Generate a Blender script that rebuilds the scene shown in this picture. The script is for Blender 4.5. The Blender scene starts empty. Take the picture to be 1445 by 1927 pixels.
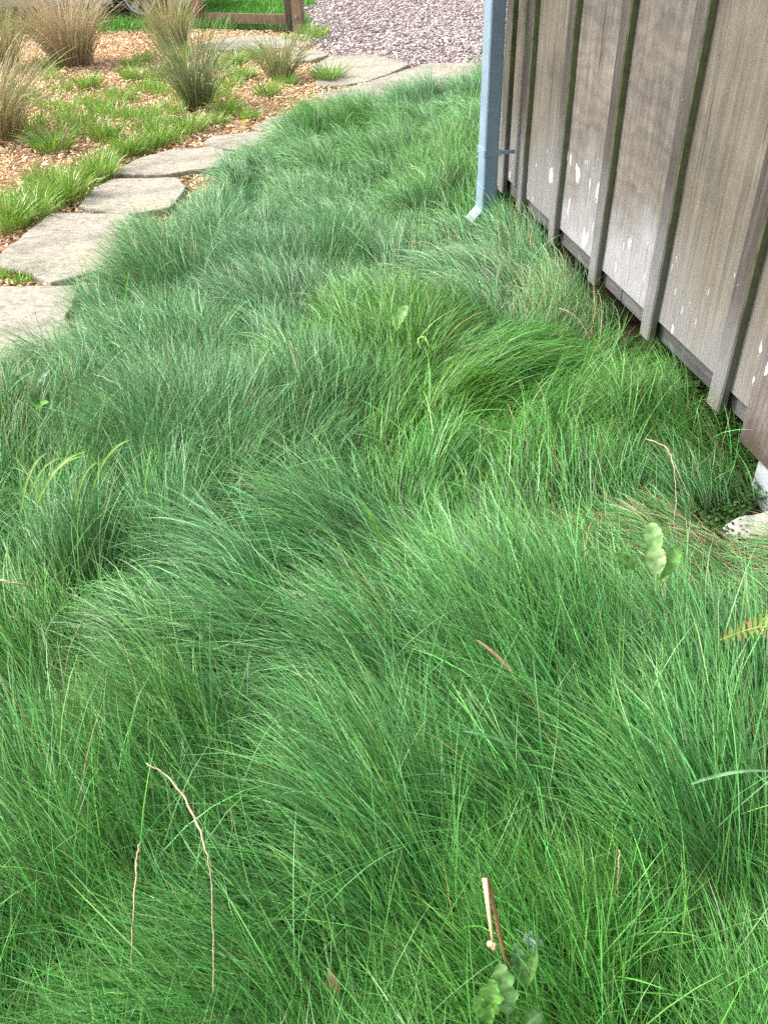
import bpy, math, random
import numpy as np
from mathutils import Vector, Matrix
rad = math.radians
rng = np.random.default_rng(7)
random.seed(7)
S = bpy.context.scene
C = S.collection

# ------------------------------------------------------------------ camera
CAM_H = 1.5
FPX = 1560.0                      # focal length in photograph pixels (1445 x 1927)
th, ph = rad(37.4), rad(1.9)
cF = np.array([0, math.cos(th), -math.sin(th)])
_u = np.array([0, math.sin(th), math.cos(th)]); _r = np.array([1.0, 0, 0])
cR = math.cos(ph) * _r - math.sin(ph) * _u
cU = math.cos(ph) * _u + math.sin(ph) * _r
cam = bpy.data.cameras.new("camera")
co = bpy.data.objects.new("camera", cam); C.objects.link(co)
m = Matrix.Identity(4)
for i in range(3):
    m[i][0] = cR[i]; m[i][1] = cU[i]; m[i][2] = -cF[i]
m[2][3] = CAM_H
co.matrix_world = m
cam.sensor_fit = 'VERTICAL'; cam.sensor_height = 24; cam.sensor_width = 24
cam.lens = 24 * FPX / 1927
cam.clip_start = 0.02; cam.clip_end = 1000
S.camera = co

# ------------------------------------------------------------------ sky, sun, exposure
w = bpy.data.worlds.new("World"); S.world = w; w.use_nodes = True
nt = w.node_tree; nt.nodes.clear()
sky = nt.nodes.new('ShaderNodeTexSky'); sky.sky_type = 'NISHITA'; sky.sun_disc = False
SUN_EL, SUN_AZ = 44.0, -72.0      # azimuth from +Y towards +X
sky.sun_elevation = rad(SUN_EL); sky.sun_rotation = rad(SUN_AZ)
sky.dust_density = 6.0; sky.air_density = 1.2; sky.ozone_density = 1.0
hs = nt.nodes.new('ShaderNodeHueSaturation'); hs.inputs['Saturation'].default_value = 0.38
bg = nt.nodes.new('ShaderNodeBackground'); bg.inputs['Strength'].default_value = 0.115
wo = nt.nodes.new('ShaderNodeOutputWorld')
nt.links.new(sky.outputs[0], hs.inputs['Color']); nt.links.new(hs.outputs[0], bg.inputs['Color'])
nt.links.new(bg.outputs[0], wo.inputs[0])
sl = bpy.data.lights.new("sun", 'SUN'); sl.energy = 1.5; sl.angle = rad(12); sl.color = (1.0, 0.97, 0.91)
so = bpy.data.objects.new("sun", sl); C.objects.link(so)
sd = Vector((math.sin(rad(SUN_AZ)) * math.cos(rad(SUN_EL)), math.cos(rad(SUN_AZ)) * math.cos(rad(SUN_EL)), math.sin(rad(SUN_EL))))
so.rotation_euler = sd.to_track_quat('Z', 'Y').to_euler(); so.location = (-4, 4, 8)
S.view_settings.view_transform = 'Standard'; S.view_settings.look = 'None'
S.view_settings.gamma = 1.0; S.view_settings.exposure = 1.5
S.render.engine = 'CYCLES'
S.cycles.max_bounces = 6; S.cycles.diffuse_bounces = 3; S.cycles.transmission_bounces = 3
S.cycles.use_denoising = False

# ------------------------------------------------------------------ helpers
def at(px, py, z=0.0):
    """the world point of height z that stands at photograph pixel (px, py)"""
    d = cF * FPX + cR * (px - 722.5) + cU * (963.5 - py)
    return np.array([0, 0, CAM_H]) + d * ((z - CAM_H) / d[2])

def tag(o, label=None, cat=None, group=None, kind=None):
    if label: o['label'] = label
    if cat: o['category'] = cat
    if group: o['group'] = group
    if kind: o['kind'] = kind
    return o

def empty(name, loc=(0, 0, 0), rz=0):
    o = bpy.data.objects.new(name, None); C.objects.link(o)
    o.location = loc; o.rotation_euler = (0, 0, rz); o.empty_display_size = .05
    return o

def link(name, me, mat, parent=None):
    if mat is not None: me.materials.append(mat)
    o = bpy.data.objects.new(name, me); C.objects.link(o)
    if parent is not None: o.parent = parent
    return o

def np_mesh(name, V, quads=None, tris=None, col=None, smooth=True):
    V = np.ascontiguousarray(V, dtype=np.float32)
    me = bpy.data.meshes.new(name)
    me.vertices.add(len(V)); me.vertices.foreach_set('co', V.ravel())
    nq = 0 if quads is None else len(quads); ntr = 0 if tris is None else len(tris)
    idx = []; starts = []
    if nq: idx.append(np.asarray(quads).ravel()); starts.append(np.arange(nq) * 4)
    if ntr: idx.append(np.asarray(tris).ravel()); starts.append(nq * 4 + np.arange(ntr) * 3)
    idx = np.concatenate(idx).astype(np.int32); starts = np.concatenate(starts).astype(np.int32)
    me.loops.add(len(idx)); me.loops.foreach_set('vertex_index', idx)
    me.polygons.add(nq + ntr); me.polygons.foreach_set('loop_start', starts)
    if smooth: me.polygons.foreach_set('use_smooth', np.ones(nq + ntr, dtype=bool))
    me.update(calc_edges=True)
    if col is not None:
        a = me.color_attributes.new('tint', 'FLOAT_COLOR', 'POINT')
        c4 = np.ones((len(V), 4), dtype=np.float32); c4[:, :3] = col
        a.data.foreach_set('color', c4.ravel())
    return me

class MB:
    def __init__(s): s.v = []; s.f = []
    def add(s, vs, fs):
        n = len(s.v); s.v += [tuple(v) for v in vs]; s.f += [tuple(i + n for i in f) for f in fs]
    def box(s, x0, x1, y0, y1, z0, z1, ch=0.0):
        if ch <= 0:
            vs = [(x, y, z) for z in (z0, z1) for y in (y0, y1) for x in (x0, x1)]
            s.add(vs, [(0, 2, 3, 1), (4, 5, 7, 6), (0, 1, 5, 4), (1, 3, 7, 5), (3, 2, 6, 7), (2, 0, 4, 6)])
        else:   # chamfered along z
            p = [(x0 + ch, y0), (x1 - ch, y0), (x1, y0 + ch), (x1, y1 - ch), (x1 - ch, y1), (x0 + ch, y1), (x0, y1 - ch), (x0, y0 + ch)]
            s.prism(p, z0, z1)
    def prism(s, p, z0, z1):
        n = len(p)
        s.add([(x, y, z0) for x, y in p] + [(x, y, z1) for x, y in p],
              [tuple(range(n))[::-1], tuple(range(n, 2 * n))] + [(i, (i + 1) % n, n + (i + 1) % n, n + i) for i in range(n)])
    def tube(s, pts, radii, k=6):
        pts = [Vector(p) for p in pts]; rings = []
        for i, p in enumerate(pts):
            d = (pts[min(i + 1, len(pts) - 1)] - pts[max(i - 1, 0)]).normalized()
            a = d.orthogonal().normalized() if i == 0 else (prev - prev.dot(d) * d).normalized()
            prev = a; b = d.cross(a); r = radii[i] if hasattr(radii, '__len__') else radii
            rings.append([p + (a * math.cos(t) + b * math.sin(t)) * r for t in [2 * math.pi * j / k for j in range(k)]])
        n = len(pts); vs = [v for r_ in rings for v in r_]
        fs = [(i * k + j, i * k + (j + 1) % k, (i + 1) * k + (j + 1) % k, (i + 1) * k + j) for i in range(n - 1) for j in range(k)]
        fs += [tuple(range(k))[::-1], tuple(range((n - 1) * k, n * k))]
        s.add(vs, fs)
    def build(s, name, mat, parent=None, smooth=False):
        me = bpy.data.meshes.new(name); me.from_pydata(s.v, [], s.f); me.update()
        if smooth: me.polygons.foreach_set('use_smooth', [True] * len(me.polygons))
        return link(name, me, mat, parent)

class Noise2:
    def __init__(s, seed, n=256): s.t = np.random.default_rng(seed).uniform(-1, 1, (n, n)); s.n = n
    def __call__(s, x, y, sc):
        x = np.asarray(x) / sc + 91.3; y = np.asarray(y) / sc + 47.1
        i = np.floor(x).astype(int); j = np.floor(y).astype(int); u = x - i; v = y - j
        u = u * u * (3 - 2 * u); v = v * v * (3 - 2 * v); t = s.t; n = s.n
        a = t[i % n, j % n]; b = t[(i + 1) % n, j % n]; c = t[i % n, (j + 1) % n]; d = t[(i + 1) % n, (j + 1) % n]
        return (a * (1 - u) + b * u) * (1 - v) + (c * (1 - u) + d * u) * v
N1, N2, N3, N4 = Noise2(1), Noise2(2), Noise2(3), Noise2(4)

def in_poly(x, y, poly):
    x = np.asarray(x); y = np.asarray(y); c = np.zeros(x.shape, bool)
    for (x0, y0), (x1, y1) in zip(poly, poly[1:] + poly[:1]):
        if y0 == y1: continue
        k = ((y0 > y) != (y1 > y)) & (x < (x1 - x0) * (y - y0) / (y1 - y0) + x0)
        c ^= k
    return c

# ------------------------------------------------------------------ materials
class NT:
    def __init__(s, name):
        s.m = bpy.data.materials.new(name); s.m.use_nodes = True; s.t = s.m.node_tree; s.t.nodes.clear()
        s.out = s.n('ShaderNodeOutputMaterial')
    def n(s, typ, **kw):
        o = s.t.nodes.new(typ)
        for k, v in kw.items():
            if k in o.inputs: o.inputs[k].default_value = v
            else: setattr(o, k, v)
        return o
    def l(s, a, b): s.t.links.new(a, b)
    def noise(s, scale, vec=None, detail=5, rough=.6, sv=None, dist=0):
        n = s.n('ShaderNodeTexNoise', Scale=scale, Detail=detail, Roughness=rough, Distortion=dist)
        src = s.coord() if vec is None else vec
        if sv:
            mp = s.n('ShaderNodeMapping'); mp.inputs['Scale'].default_value = sv; s.l(src, mp.inputs['Vector']); src = mp.outputs[0]
        s.l(src, n.inputs['Vector']); return n.outputs['Fac']
    def coord(s):
        if not hasattr(s, 'tc'): s.tc = s.n('ShaderNodeTexCoord')
        return s.tc.outputs['Object']
    def ramp(s, fac, stops):
        r = s.n('ShaderNodeValToRGB'); e = r.color_ramp.elements
        while len(e) < len(stops): e.new(.5)
        for k, (p, c) in enumerate(stops):
            e[k].position = p; e[k].color = (c, c, c, 1) if isinstance(c, (int, float)) else (*c, 1)
        s.l(fac, r.inputs['Fac']); return r.outputs['Color']
    def mix(s, a, b, fac, mode='MIX'):
        x = s.n('ShaderNodeMix', data_type='RGBA', blend_type=mode)
        for sock, v in ((x.inputs[6], a), (x.inputs[7], b), (x.inputs[0], fac)):
            if isinstance(v, (int, float)): sock.default_value = v
            elif isinstance(v, tuple): sock.default_value = (*v, 1)
            else: s.l(v, sock)
        return x.outputs[2]
    def math(s, op, a, b=0.0, clamp=False):
        x = s.n('ShaderNodeMath', operation=op, use_clamp=clamp)
        for i, v in enumerate((a, b)):
            if isinstance(v, (int, float)): x.inputs[i].default_value = v
            else: s.l(v, x.inputs[i])
        return x.outputs[0]
    def bsdf(s, col, rough=.7, spec=.3, bump=None, bstr=.3, bdist=.01, metal=0, transl=0.0):
        p = s.n('ShaderNodeBsdfPrincipled'); p.inputs['Specular IOR Level'].default_value = spec; p.inputs['Metallic'].default_value = metal
        if isinstance(rough, (int, float)): p.inputs['Roughness'].default_value = rough
        else: s.l(rough, p.inputs['Roughness'])
        if isinstance(col, tuple): p.inputs['Base Color'].default_value = (*col, 1)
        else: s.l(col, p.inputs['Base Color'])
        if bump is not None:
            b = s.n('ShaderNodeBump', Strength=bstr, Distance=bdist); s.l(bump, b.inputs['Height']); s.l(b.outputs[0], p.inputs['Normal'])
        o = p.outputs[0]
        if transl:
            t = s.n('ShaderNodeBsdfTranslucent')
            if isinstance(col, tuple): t.inputs['Color'].default_value = (*col, 1)
            else: s.l(col, t.inputs['Color'])
            x = s.n('ShaderNodeMixShader'); x.inputs[0].default_value = transl; s.l(o, x.inputs[1]); s.l(t.outputs[0], x.inputs[2]); o = x.outputs[0]
        s.l(o, s.out.inputs['Surface']); return s.m

def mat_tint(name, rough=.5, spec=.4, transl=.25, nz=0.0):
    t = NT(name); a = t.n('ShaderNodeAttribute', attribute_name='tint'); c = a.outputs['Color']
    if nz:
        f = t.noise(nz, detail=3); c = t.mix(c, t.ramp(f, [(.3, .55), (.7, 1.25)]), 1.0, 'MULTIPLY')
    return t.bsdf(c, rough, spec, transl=transl)

M = {}
M['grass'] = mat_tint('grass_blade', .42, .5, .2)
M['straw'] = mat_tint('straw_blade', .6, .3, .25)
M['chips'] = mat_tint('wood_chip', .8, .2, 0, nz=120)

def soil(name, a, b, sc=6):
    t = NT(name); f = t.noise(sc, detail=8); g = t.noise(sc * 14, detail=4)
    c = t.mix(t.ramp(f, [(.3, a), (.7, b)]), t.ramp(g, [(.3, .5), (.7, 1.3)]), .8, 'MULTIPLY')
    return t.bsdf(c, .95, .1, g, .8, .02)
M['soil'] = soil('dark_soil', (.022, .024, .012), (.05, .04, .022))
M['ground'] = soil('meadow_ground', (.05, .09, .025), (.09, .12, .04), 1.5)
M['bark'] = soil('orange_bark_bed', (.44, .28, .17), (.58, .38, .24), 9)
M['drive'] = soil('drive_bark', (.24, .18, .17), (.38, .30, .28), 9)

def stone_mat():
    t = NT('sandstone'); oi = t.n('ShaderNodeObjectInfo')
    f = t.noise(3.2, detail=9, rough=.65); g = t.noise(38, detail=8, rough=.75); h = t.noise(9, detail=5, dist=1.2, sv=(1, 3, 1))
    c = t.ramp(f, [(.3, (.23, .215, .165)), (.5, (.36, .33, .27)), (.72, (.47, .43, .375))])
    c = t.mix(c, (.33, .33, .2), t.ramp(t.noise(2.1, detail=4), [(.5, 0), (.7, .55)]))
    c = t.mix(c, t.ramp(g, [(.3, .5), (.5, 1.0), (.75, 1.25)]), .9, 'MULTIPLY')
    c = t.mix(c, t.ramp(h, [(.36, .6), (.48, 1.0)]), .8, 'MULTIPLY')
    sp = t.n('ShaderNodeTexVoronoi', Scale=26.0); t.l(t.coord(), sp.inputs['Vector'])
    c = t.mix(c, (.52, .52, .46), t.math('MULTIPLY', t.ramp(sp.outputs['Distance'], [(.08, 1), (.16, 0)]), t.ramp(f, [(.5, 0), (.6, .5)])))
    c = t.mix(c, (.8, .8, .8), t.math('MULTIPLY', oi.outputs['Random'], .35), 'MULTIPLY')
    hgt = t.math('ADD', g, t.math('MULTIPLY', h, 1.5))
    return t.bsdf(c, .85, .25, hgt, .55, .012)
M['stone'] = stone_mat()

def wood(name, base, tints, grain=(60, 60, 2.2), moss=None, low_bleach=0, spots=False, wavy=False, stain=False, rough=.85):
    """weathered wood; z is height, the grain runs along z"""
    t = NT(name); oi = t.n('ShaderNodeObjectInfo'); off = t.n('ShaderNodeVectorMath', operation='ADD')
    cb = t.n('ShaderNodeCombineXYZ'); t.l(t.math('MULTIPLY', oi.outputs['Random'], 37.0), cb.inputs[1])
    t.l(t.coord(), off.inputs[0]); t.l(cb.outputs[0], off.inputs[1]); v = off.outputs[0]
    g1 = t.noise(1, v, 7, .7, grain, .4); g2 = t.noise(1, v, 6, .65, (grain[0] * 3, grain[1] * 3, grain[2] * 4))
    bl = t.noise(2.6, v, 9, .72)
    c = t.ramp(g1, [(.25, tints[0]), (.5, base), (.78, tints[1])])
    c = t.mix(c, t.ramp(bl, [(.3, .5), (.48, .95), (.7, 1.38)]), .95, 'MULTIPLY')
    c = t.mix(c, t.ramp(g2, [(.3, .72), (.6, 1.12)]), .7, 'MULTIPLY')
    if wavy:     # cathedral figure of rotary-cut ply and horizontal scratches
        wv = t.n('ShaderNodeTexWave', Scale=5.0, Distortion=9.0, Detail=4.0); wv.wave_type = 'BANDS'; wv.bands_direction = 'Z'
        wv.inputs['Detail Scale'].default_value = 1.3; t.l(v, wv.inputs['Vector'])
        c = t.mix(c, t.ramp(wv.outputs['Fac'], [(.2, .84), (.7, 1.08)]), .6, 'MULTIPLY')
        sc = t.noise(1, v, 5, .7, (16, 16, 110), .6)
        c = t.mix(c, t.ramp(sc, [(.3, .78), (.45, 1.0), (.7, 1.06)]), .6, 'MULTIPLY')
        # dark mildew dots
        vd = t.n('ShaderNodeTexVoronoi', Scale=42.0); t.l(v, vd.inputs['Vector'])
        dots = t.math('MULTIPLY', t.ramp(vd.outputs['Distance'], [(.1, 1), (.24, 0)]), t.ramp(t.noise(4.5, v, 3), [(.52, 0), (.66, .85)]))
        c = t.mix(c, (.07, .055, .045), dots)
        kn = t.noise(11, v, 3, .5)
        c = t.mix(c, (.1, .08, .06), t.ramp(kn, [(.72, 0), (.8, .6)]))
    sx = t.n('ShaderNodeSeparateXYZ'); t.l(t.coord(), sx.inputs[0]); z = sx.outputs['Z']
    if low_bleach:
        zz = t.math('ADD', z, t.math('MULTIPLY', t.math('SUBTRACT', t.noise(2.6, v, 5), .5), 1.0))
        bf = t.ramp(zz, [(.28, low_bleach), (.66, 0)])
        c = t.mix(c, t.mix((.33, .33, .345), t.ramp(g2, [(.3, .6), (.7, 1.2)]), .8, 'MULTIPLY'), bf)
        crk = t.noise(1, v, 4, .6, (45, 45, 1.4), .3)
        c = t.mix(c, (.035, .03, .025), t.ramp(crk, [(.655, 0), (.675, .75)]))
        damp = t.ramp(t.math('ADD', z, t.math('MULTIPLY', t.noise(7, v, 4), .12)), [(.20, .6), (.29, 0)])
        c = t.mix(c, (.17, .17, .12), damp)
    if spots:    # white flakes, long in the grain's direction, near the foot of the wall
        for sc_, sv_, th_ in ((1, (9, 9, 6), .22), (1, (26, 26, 9), .2), (1, (60, 60, 8), .13)):
            vo = t.n('ShaderNodeTexVoronoi', Scale=sc_); vo.inputs['Randomness'].default_value = 1
            mp = t.n('ShaderNodeMapping'); mp.inputs['Scale'].default_value = sv_; t.l(v, mp.inputs['Vector']); t.l(mp.outputs[0], vo.inputs['Vector'])
            pick = t.n('ShaderNodeSeparateColor'); t.l(vo.outputs['Color'], pick.inputs[0])
            d = t.math('ADD', vo.outputs['Distance'], t.math('MULTIPLY', t.math('SUBTRACT', t.noise(75, v, 5, .7), .5), .38))
            fk = t.math('MULTIPLY', t.math('LESS_THAN', d, th_), t.math('GREATER_THAN', pick.outputs[0], .70))
            fk = t.math('MULTIPLY', fk, t.math('LESS_THAN', t.math('ADD', z, t.math('MULTIPLY', t.noise(2.0, v, 2), .8)), .92))
            c = t.mix(c, (.52, .52, .51), fk)
    if stain:
        st = t.ramp(t.math('ADD', z, t.math('MULTIPLY', t.math('SUBTRACT', t.noise(1, v, 5, .7, (40, 40, 7)), .5), .4)), [(.15, .9), (.22, .35), (.33, 0)])
        c = t.mix(c, (.075, .055, .04), st)
    if moss:
        geo = t.n('ShaderNodeNewGeometry'); tr = t.n('ShaderNodeVectorTransform'); tr.vector_type = 'NORMAL'; tr.convert_from = 'WORLD'; tr.convert_to = 'OBJECT'
        t.l(geo.outputs['True Normal'], tr.inputs[0]); s3 = t.n('ShaderNodeSeparateXYZ'); t.l(tr.outputs[0], s3.inputs[0])
        side = t.ramp(t.math('ADD', s3.outputs['X'], t.math('MULTIPLY', t.math('SUBTRACT', t.noise(14, v, 6, .7), .5), 1.1)), [(.45, 0), (.85, .9)])
        fade = t.ramp(z, [(.25, .35), (.75, .95)])
        mc = t.ramp(t.noise(30, v, 5), [(.3, (.13, .145, .07)), (.7, (.25, .26, .14))])
        c = t.mix(c, mc, t.math('MULTIPLY', side, t.math('MULTIPLY', fade, moss)))
    return t.bsdf(c, rough, .2, t.math('ADD', g1, g2), .6, .006)

M['panel'] = wood('weathered_ply', (.137, .121, .107), ((.085, .073, .063), (.19, .172, .156)), (30, 30, 2.5), low_bleach=.9, spots=True, wavy=True)
M['panel_streaky'] = wood('streaky_ply', (.124, .110, .089), ((.077, .066, .052), (.175, .16, .133)), (44, 44, 1.2), low_bleach=.45, spots=True)
M['batten'] = wood('weathered_batten', (.070, .062, .056), ((.036, .030, .027), (.115, .105, .097)), moss=1.0, low_bleach=.5, spots=False)
M['batten_stain'] = wood('stained_batten', (.13, .115, .11), ((.07, .06, .055), (.19, .17, .16)), moss=.6, stain=True, spots=True)
M['sill'] = wood('grey_sill_board', (.10, .10, .10), ((.05, .05, .05), (.17, .17, .165)), (3, 80, 60))
M['fence'] = wood('fence_wood', (.30, .20, .145), ((.17, .11, .08), (.40, .28, .21)), (40, 40, 2))
M['fence_red'] = wood('fence_red_wood', (.24, .10, .075), ((.15, .06, .05), (.32, .15, .11)), (40, 40, 2))
M['fence_dark'] = wood('fence_dark_wood', (.10, .085, .065), ((.05, .045, .035), (.16, .13, .1)), (40, 40, 2))

def simple(name, col, rough=.5, spec=.4, metal=0, nz=0, bump=0, lo=.8, hi=1.15, transl=0):
    t = NT(name); c = col
    f = None
    if nz:
        f = t.noise(nz, detail=6); c = t.mix(col, t.ramp(f, [(.3, lo), (.7, hi)]), 1.0, 'MULTIPLY')
    return t.bsdf(c, rough, spec, f if bump else None, bump, .01, metal, transl)

def spout_mat():
    t = NT('blue_painted_steel'); f = t.noise(7, detail=6); sp = t.noise(160, detail=2)
    c = t.mix((.235, .325, .43), t.ramp(f, [(.3, .85), (.7, 1.12)]), 1.0, 'MULTIPLY')
    c = t.mix(c, (.09, .14, .2), t.ramp(sp, [(.60, 0), (.68, .65)]))
    return t.bsdf(c, t.ramp(f, [(.3, .22), (.7, .38)]), .7, sp, .1, .003)
M['spout'] = spout_mat()
M['galv'] = simple('bare_metal', (.40, .46, .50), .35, .5, .6, 40)
M['dark'] = simple('shade_board', (.03, .028, .025), .9, .1, 0, 12)
M['roof'] = simple('roof_metal', (.25, .27, .28), .5, .4, 0, 8)
def footing_mat():
    t = NT('white_limewash'); f = t.noise(9, detail=8, rough=.7); g = t.noise(40, detail=6, rough=.7)
    c = t.mix((.50, .49, .44), (.20, .22, .20), t.ramp(f, [(.48, 0), (.62, .85)])); c = t.mix(c, t.ramp(g, [(.3, .7), (.65, 1.1)]), .8, 'MULTIPLY')
    return t.bsdf(c, .9, .2, g, .8, .015)
M['footing'] = footing_mat()
M['footing_grey'] = simple('grey_render', (.42, .47, .5), .85, .2, 0, 14, .5, .6, 1.15)
M['pebble'] = simple('grey_pebble', (.22, .25, .27), .7, .3, 0, 40, .4, .5, 1.3)
M['cane'] = simple('pale_cane', (.60, .47, .28), .5, .4, 0, 30, .2, .8, 1.15)
M['cane_brown'] = simple('brown_cane', (.30, .17, .07), .5, .4, 0, 30, .2, .7, 1.25)
M['leaf'] = mat_tint('broad_leaf', .5, .4, .38, nz=60)
M['paint_car'] = simple('silver_blue_paint', (.42, .47, .53), .25, .6, .3, 3, 0, .95, 1.05)
M['tyre'] = simple('rubber', (.02, .02, .02), .85, .2, 0, 30)
M['rim'] = simple('alloy', (.62, .64, .66), .3, .5, .5, 10)
M['glass'] = simple('dark_glass', (.02, .025, .03), .08, .6)
M['lamp_red'] = simple('red_lens', (.4, .02, .02), .2, .5)
M['lamp_clear'] = simple('clear_lens', (.6, .6, .6), .1, .6)
M['plastic'] = simple('black_plastic', (.03, .03, .03), .6, .3)

# ------------------------------------------------------------------ ground sheets
def sheet(name, poly, z, mat, sub=0):
    mb = MB(); mb.add([(x, y, z) for x, y in poly], [tuple(range(len(poly)))])
    return tag(mb.build(name, mat), kind='structure')
def bumpy(name, x0, x1, y0, y1, step, z, amp, mat, poly=None):
    xs = np.arange(x0, x1 + step, step); ys = np.arange(y0, y1 + step, step)
    X, Y = np.meshgrid(xs, ys); Z = z + amp * (N1(X, Y, .9) * .6 + N2(X, Y, .3) * .4)
    V = np.stack([X.ravel(), Y.ravel(), Z.ravel()], 1); nx = len(xs)
    i, j = np.meshgrid(np.arange(nx - 1), np.arange(len(ys) - 1)); a = (j * nx + i).ravel()
    Q = np.stack([a, a + 1, a + nx + 1, a + nx], 1)
    if poly is not None:
        cx = V[Q].mean(1); Q = Q[in_poly(cx[:, 0], cx[:, 1], poly)]
    return tag(link(name, np_mesh(name, V, Q), mat), kind='structure')

sheet('ground', [(-150, -30), (150, -30), (150, 250), (-150, 250)], -.03, M['ground'])

# wall line: the foot of the shed's long wall, seen from the corner by the downspout
P2 = np.array([.757, 4.225]); WD = np.array([.159, -.9873]); WN = np.array([-.9873, -.159])
def wall_t(x, y): return (np.asarray(x) - P2[0]) * WD[0] + (np.asarray(y) - P2[1]) * WD[1]
def wall_n(x, y): return (np.asarray(x) - P2[0]) * WN[0] + (np.asarray(y) - P2[1]) * WN[1]

GP = [tuple(at(*p)[:2]) for p in [(0, 688, .1), (85, 658, .1), (155, 612, .1), (185, 545, .1), (225, 495, .1), (262, 440, .1), (330, 392, .1), (372, 345, .12), (432, 303, .12),
      (505, 264, .12), (562, 226, .12), (620, 194, .12), (700, 172, .13), (790, 154, .14), (850, 146, .15), (905, 138, .15)]]
GRASS = [(-2.6, .05), (-2.6, GP[0][1] - .25)] + GP + [(2.0, GP[-1][1] + .3), (2.6, 4.9), (1.3, 4.55), (1.9, .05)]
bumpy('lawn_soil', -2.8, 2.8, -.3, 9.6, .08, -.012, .02, M['soil'])
BED = [(-9, 2.0), (-1.2, 2.6), (-.6, 5.5), (.1, 7.6), (-.4, 9.9), (-.9, 11.6), (-2.5, 12.3), (-9, 12.6)]
bumpy('bark_bed', -9, .2, 2.0, 12.6, .1, .006, .022, M['bark'], BED)
DRV = [(-.85, 10.2), (-.2, 9.7), (.6, 9.1), (1.2, 8.6), (9, 8.0), (14, 30), (-2, 30), (-1.1, 14), (-.75, 12.2)]
bumpy('drive', -2, 14, 8, 30, .25, .0, .02, M['drive'], DRV)

# ------------------------------------------------------------------ blades
def blades(root, L, head, a0, a1, W, col, seg=5, curl=None, roll=None, power=1.0, tipcol=None, basecol=None, taper=1.0):
    """tapering grass blades. head: compass heading of the lean, a0/a1: angle from upright at root/tip"""
    n = len(root); t = np.linspace(0, 1, seg + 1)
    if curl is None: curl = rng.normal(0, .35, n)
    if roll is None: roll = rng.uniform(-1.1, 1.1, n)
    tm = (t[:-1] + t[1:]) / 2
    a = a0[:, None] + (a1 - a0)[:, None] * tm[None] ** power
    h = head[:, None] + curl[:, None] * tm[None]
    d = np.stack([np.sin(a) * np.cos(h), np.sin(a) * np.sin(h), np.cos(a)], 2)
    P = np.zeros((n, seg + 1, 3)); P[:, 1:] = np.cumsum(d * (L / seg)[:, None, None], 1); P += root[:, None]
    T = np.zeros_like(P); T[:, 0] = d[:, 0]; T[:, -1] = d[:, -1]; T[:, 1:-1] = (d[:, 1:] + d[:, :-1]); T /= np.linalg.norm(T, axis=2, keepdims=True)
    hh = np.concatenate([h[:, :1], h], 1); side = np.stack([-np.sin(hh), np.cos(hh), np.zeros_like(hh)], 2)
    nrm = np.cross(T, side); sd_ = side * np.cos(roll)[:, None, None] + nrm * np.sin(roll)[:, None, None]
    wp = np.minimum(1, .55 + 1.6 * t) * np.sqrt(np.clip(1 - t ** (2.2 * taper), 0, 1)) ; wp[-1] = .06
    hw = (W / 2)[:, None] * wp[None]
    V = np.empty((n, seg + 1, 2, 3)); V[:, :, 0] = P - sd_ * hw[..., None]; V[:, :, 1] = P + sd_ * hw[..., None]
    b = (np.arange(n) * (seg + 1) * 2)[:, None] + np.arange(seg)[None] * 2
    Q = np.stack([b, b + 1, b + 3, b + 2], 2).reshape(-1, 4)
    c = np.repeat(col[:, None], seg + 1, 1)
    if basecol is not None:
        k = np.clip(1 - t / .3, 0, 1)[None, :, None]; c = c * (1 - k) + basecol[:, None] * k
    if tipcol is not None:
        k = np.clip((t - .75) / .25, 0, 1)[None, :, None]; c = c * (1 - k) + tipcol[:, None] * k
    c = np.repeat(c[:, :, None], 2, 2)
    return V.reshape(-1, 3), Q, c.reshape(-1, 3), P

class Acc:
    def __init__(s): s.V = []; s.Q = []; s.c = []; s.n = 0
    def add(s, V, Q, c): s.V.append(V); s.Q.append(Q + s.n); s.c.append(c); s.n += len(V)
    def mesh(s, name): return np_mesh(name, np.concatenate(s.V), np.concatenate(s.Q), None, np.concatenate(s.c))

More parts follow.
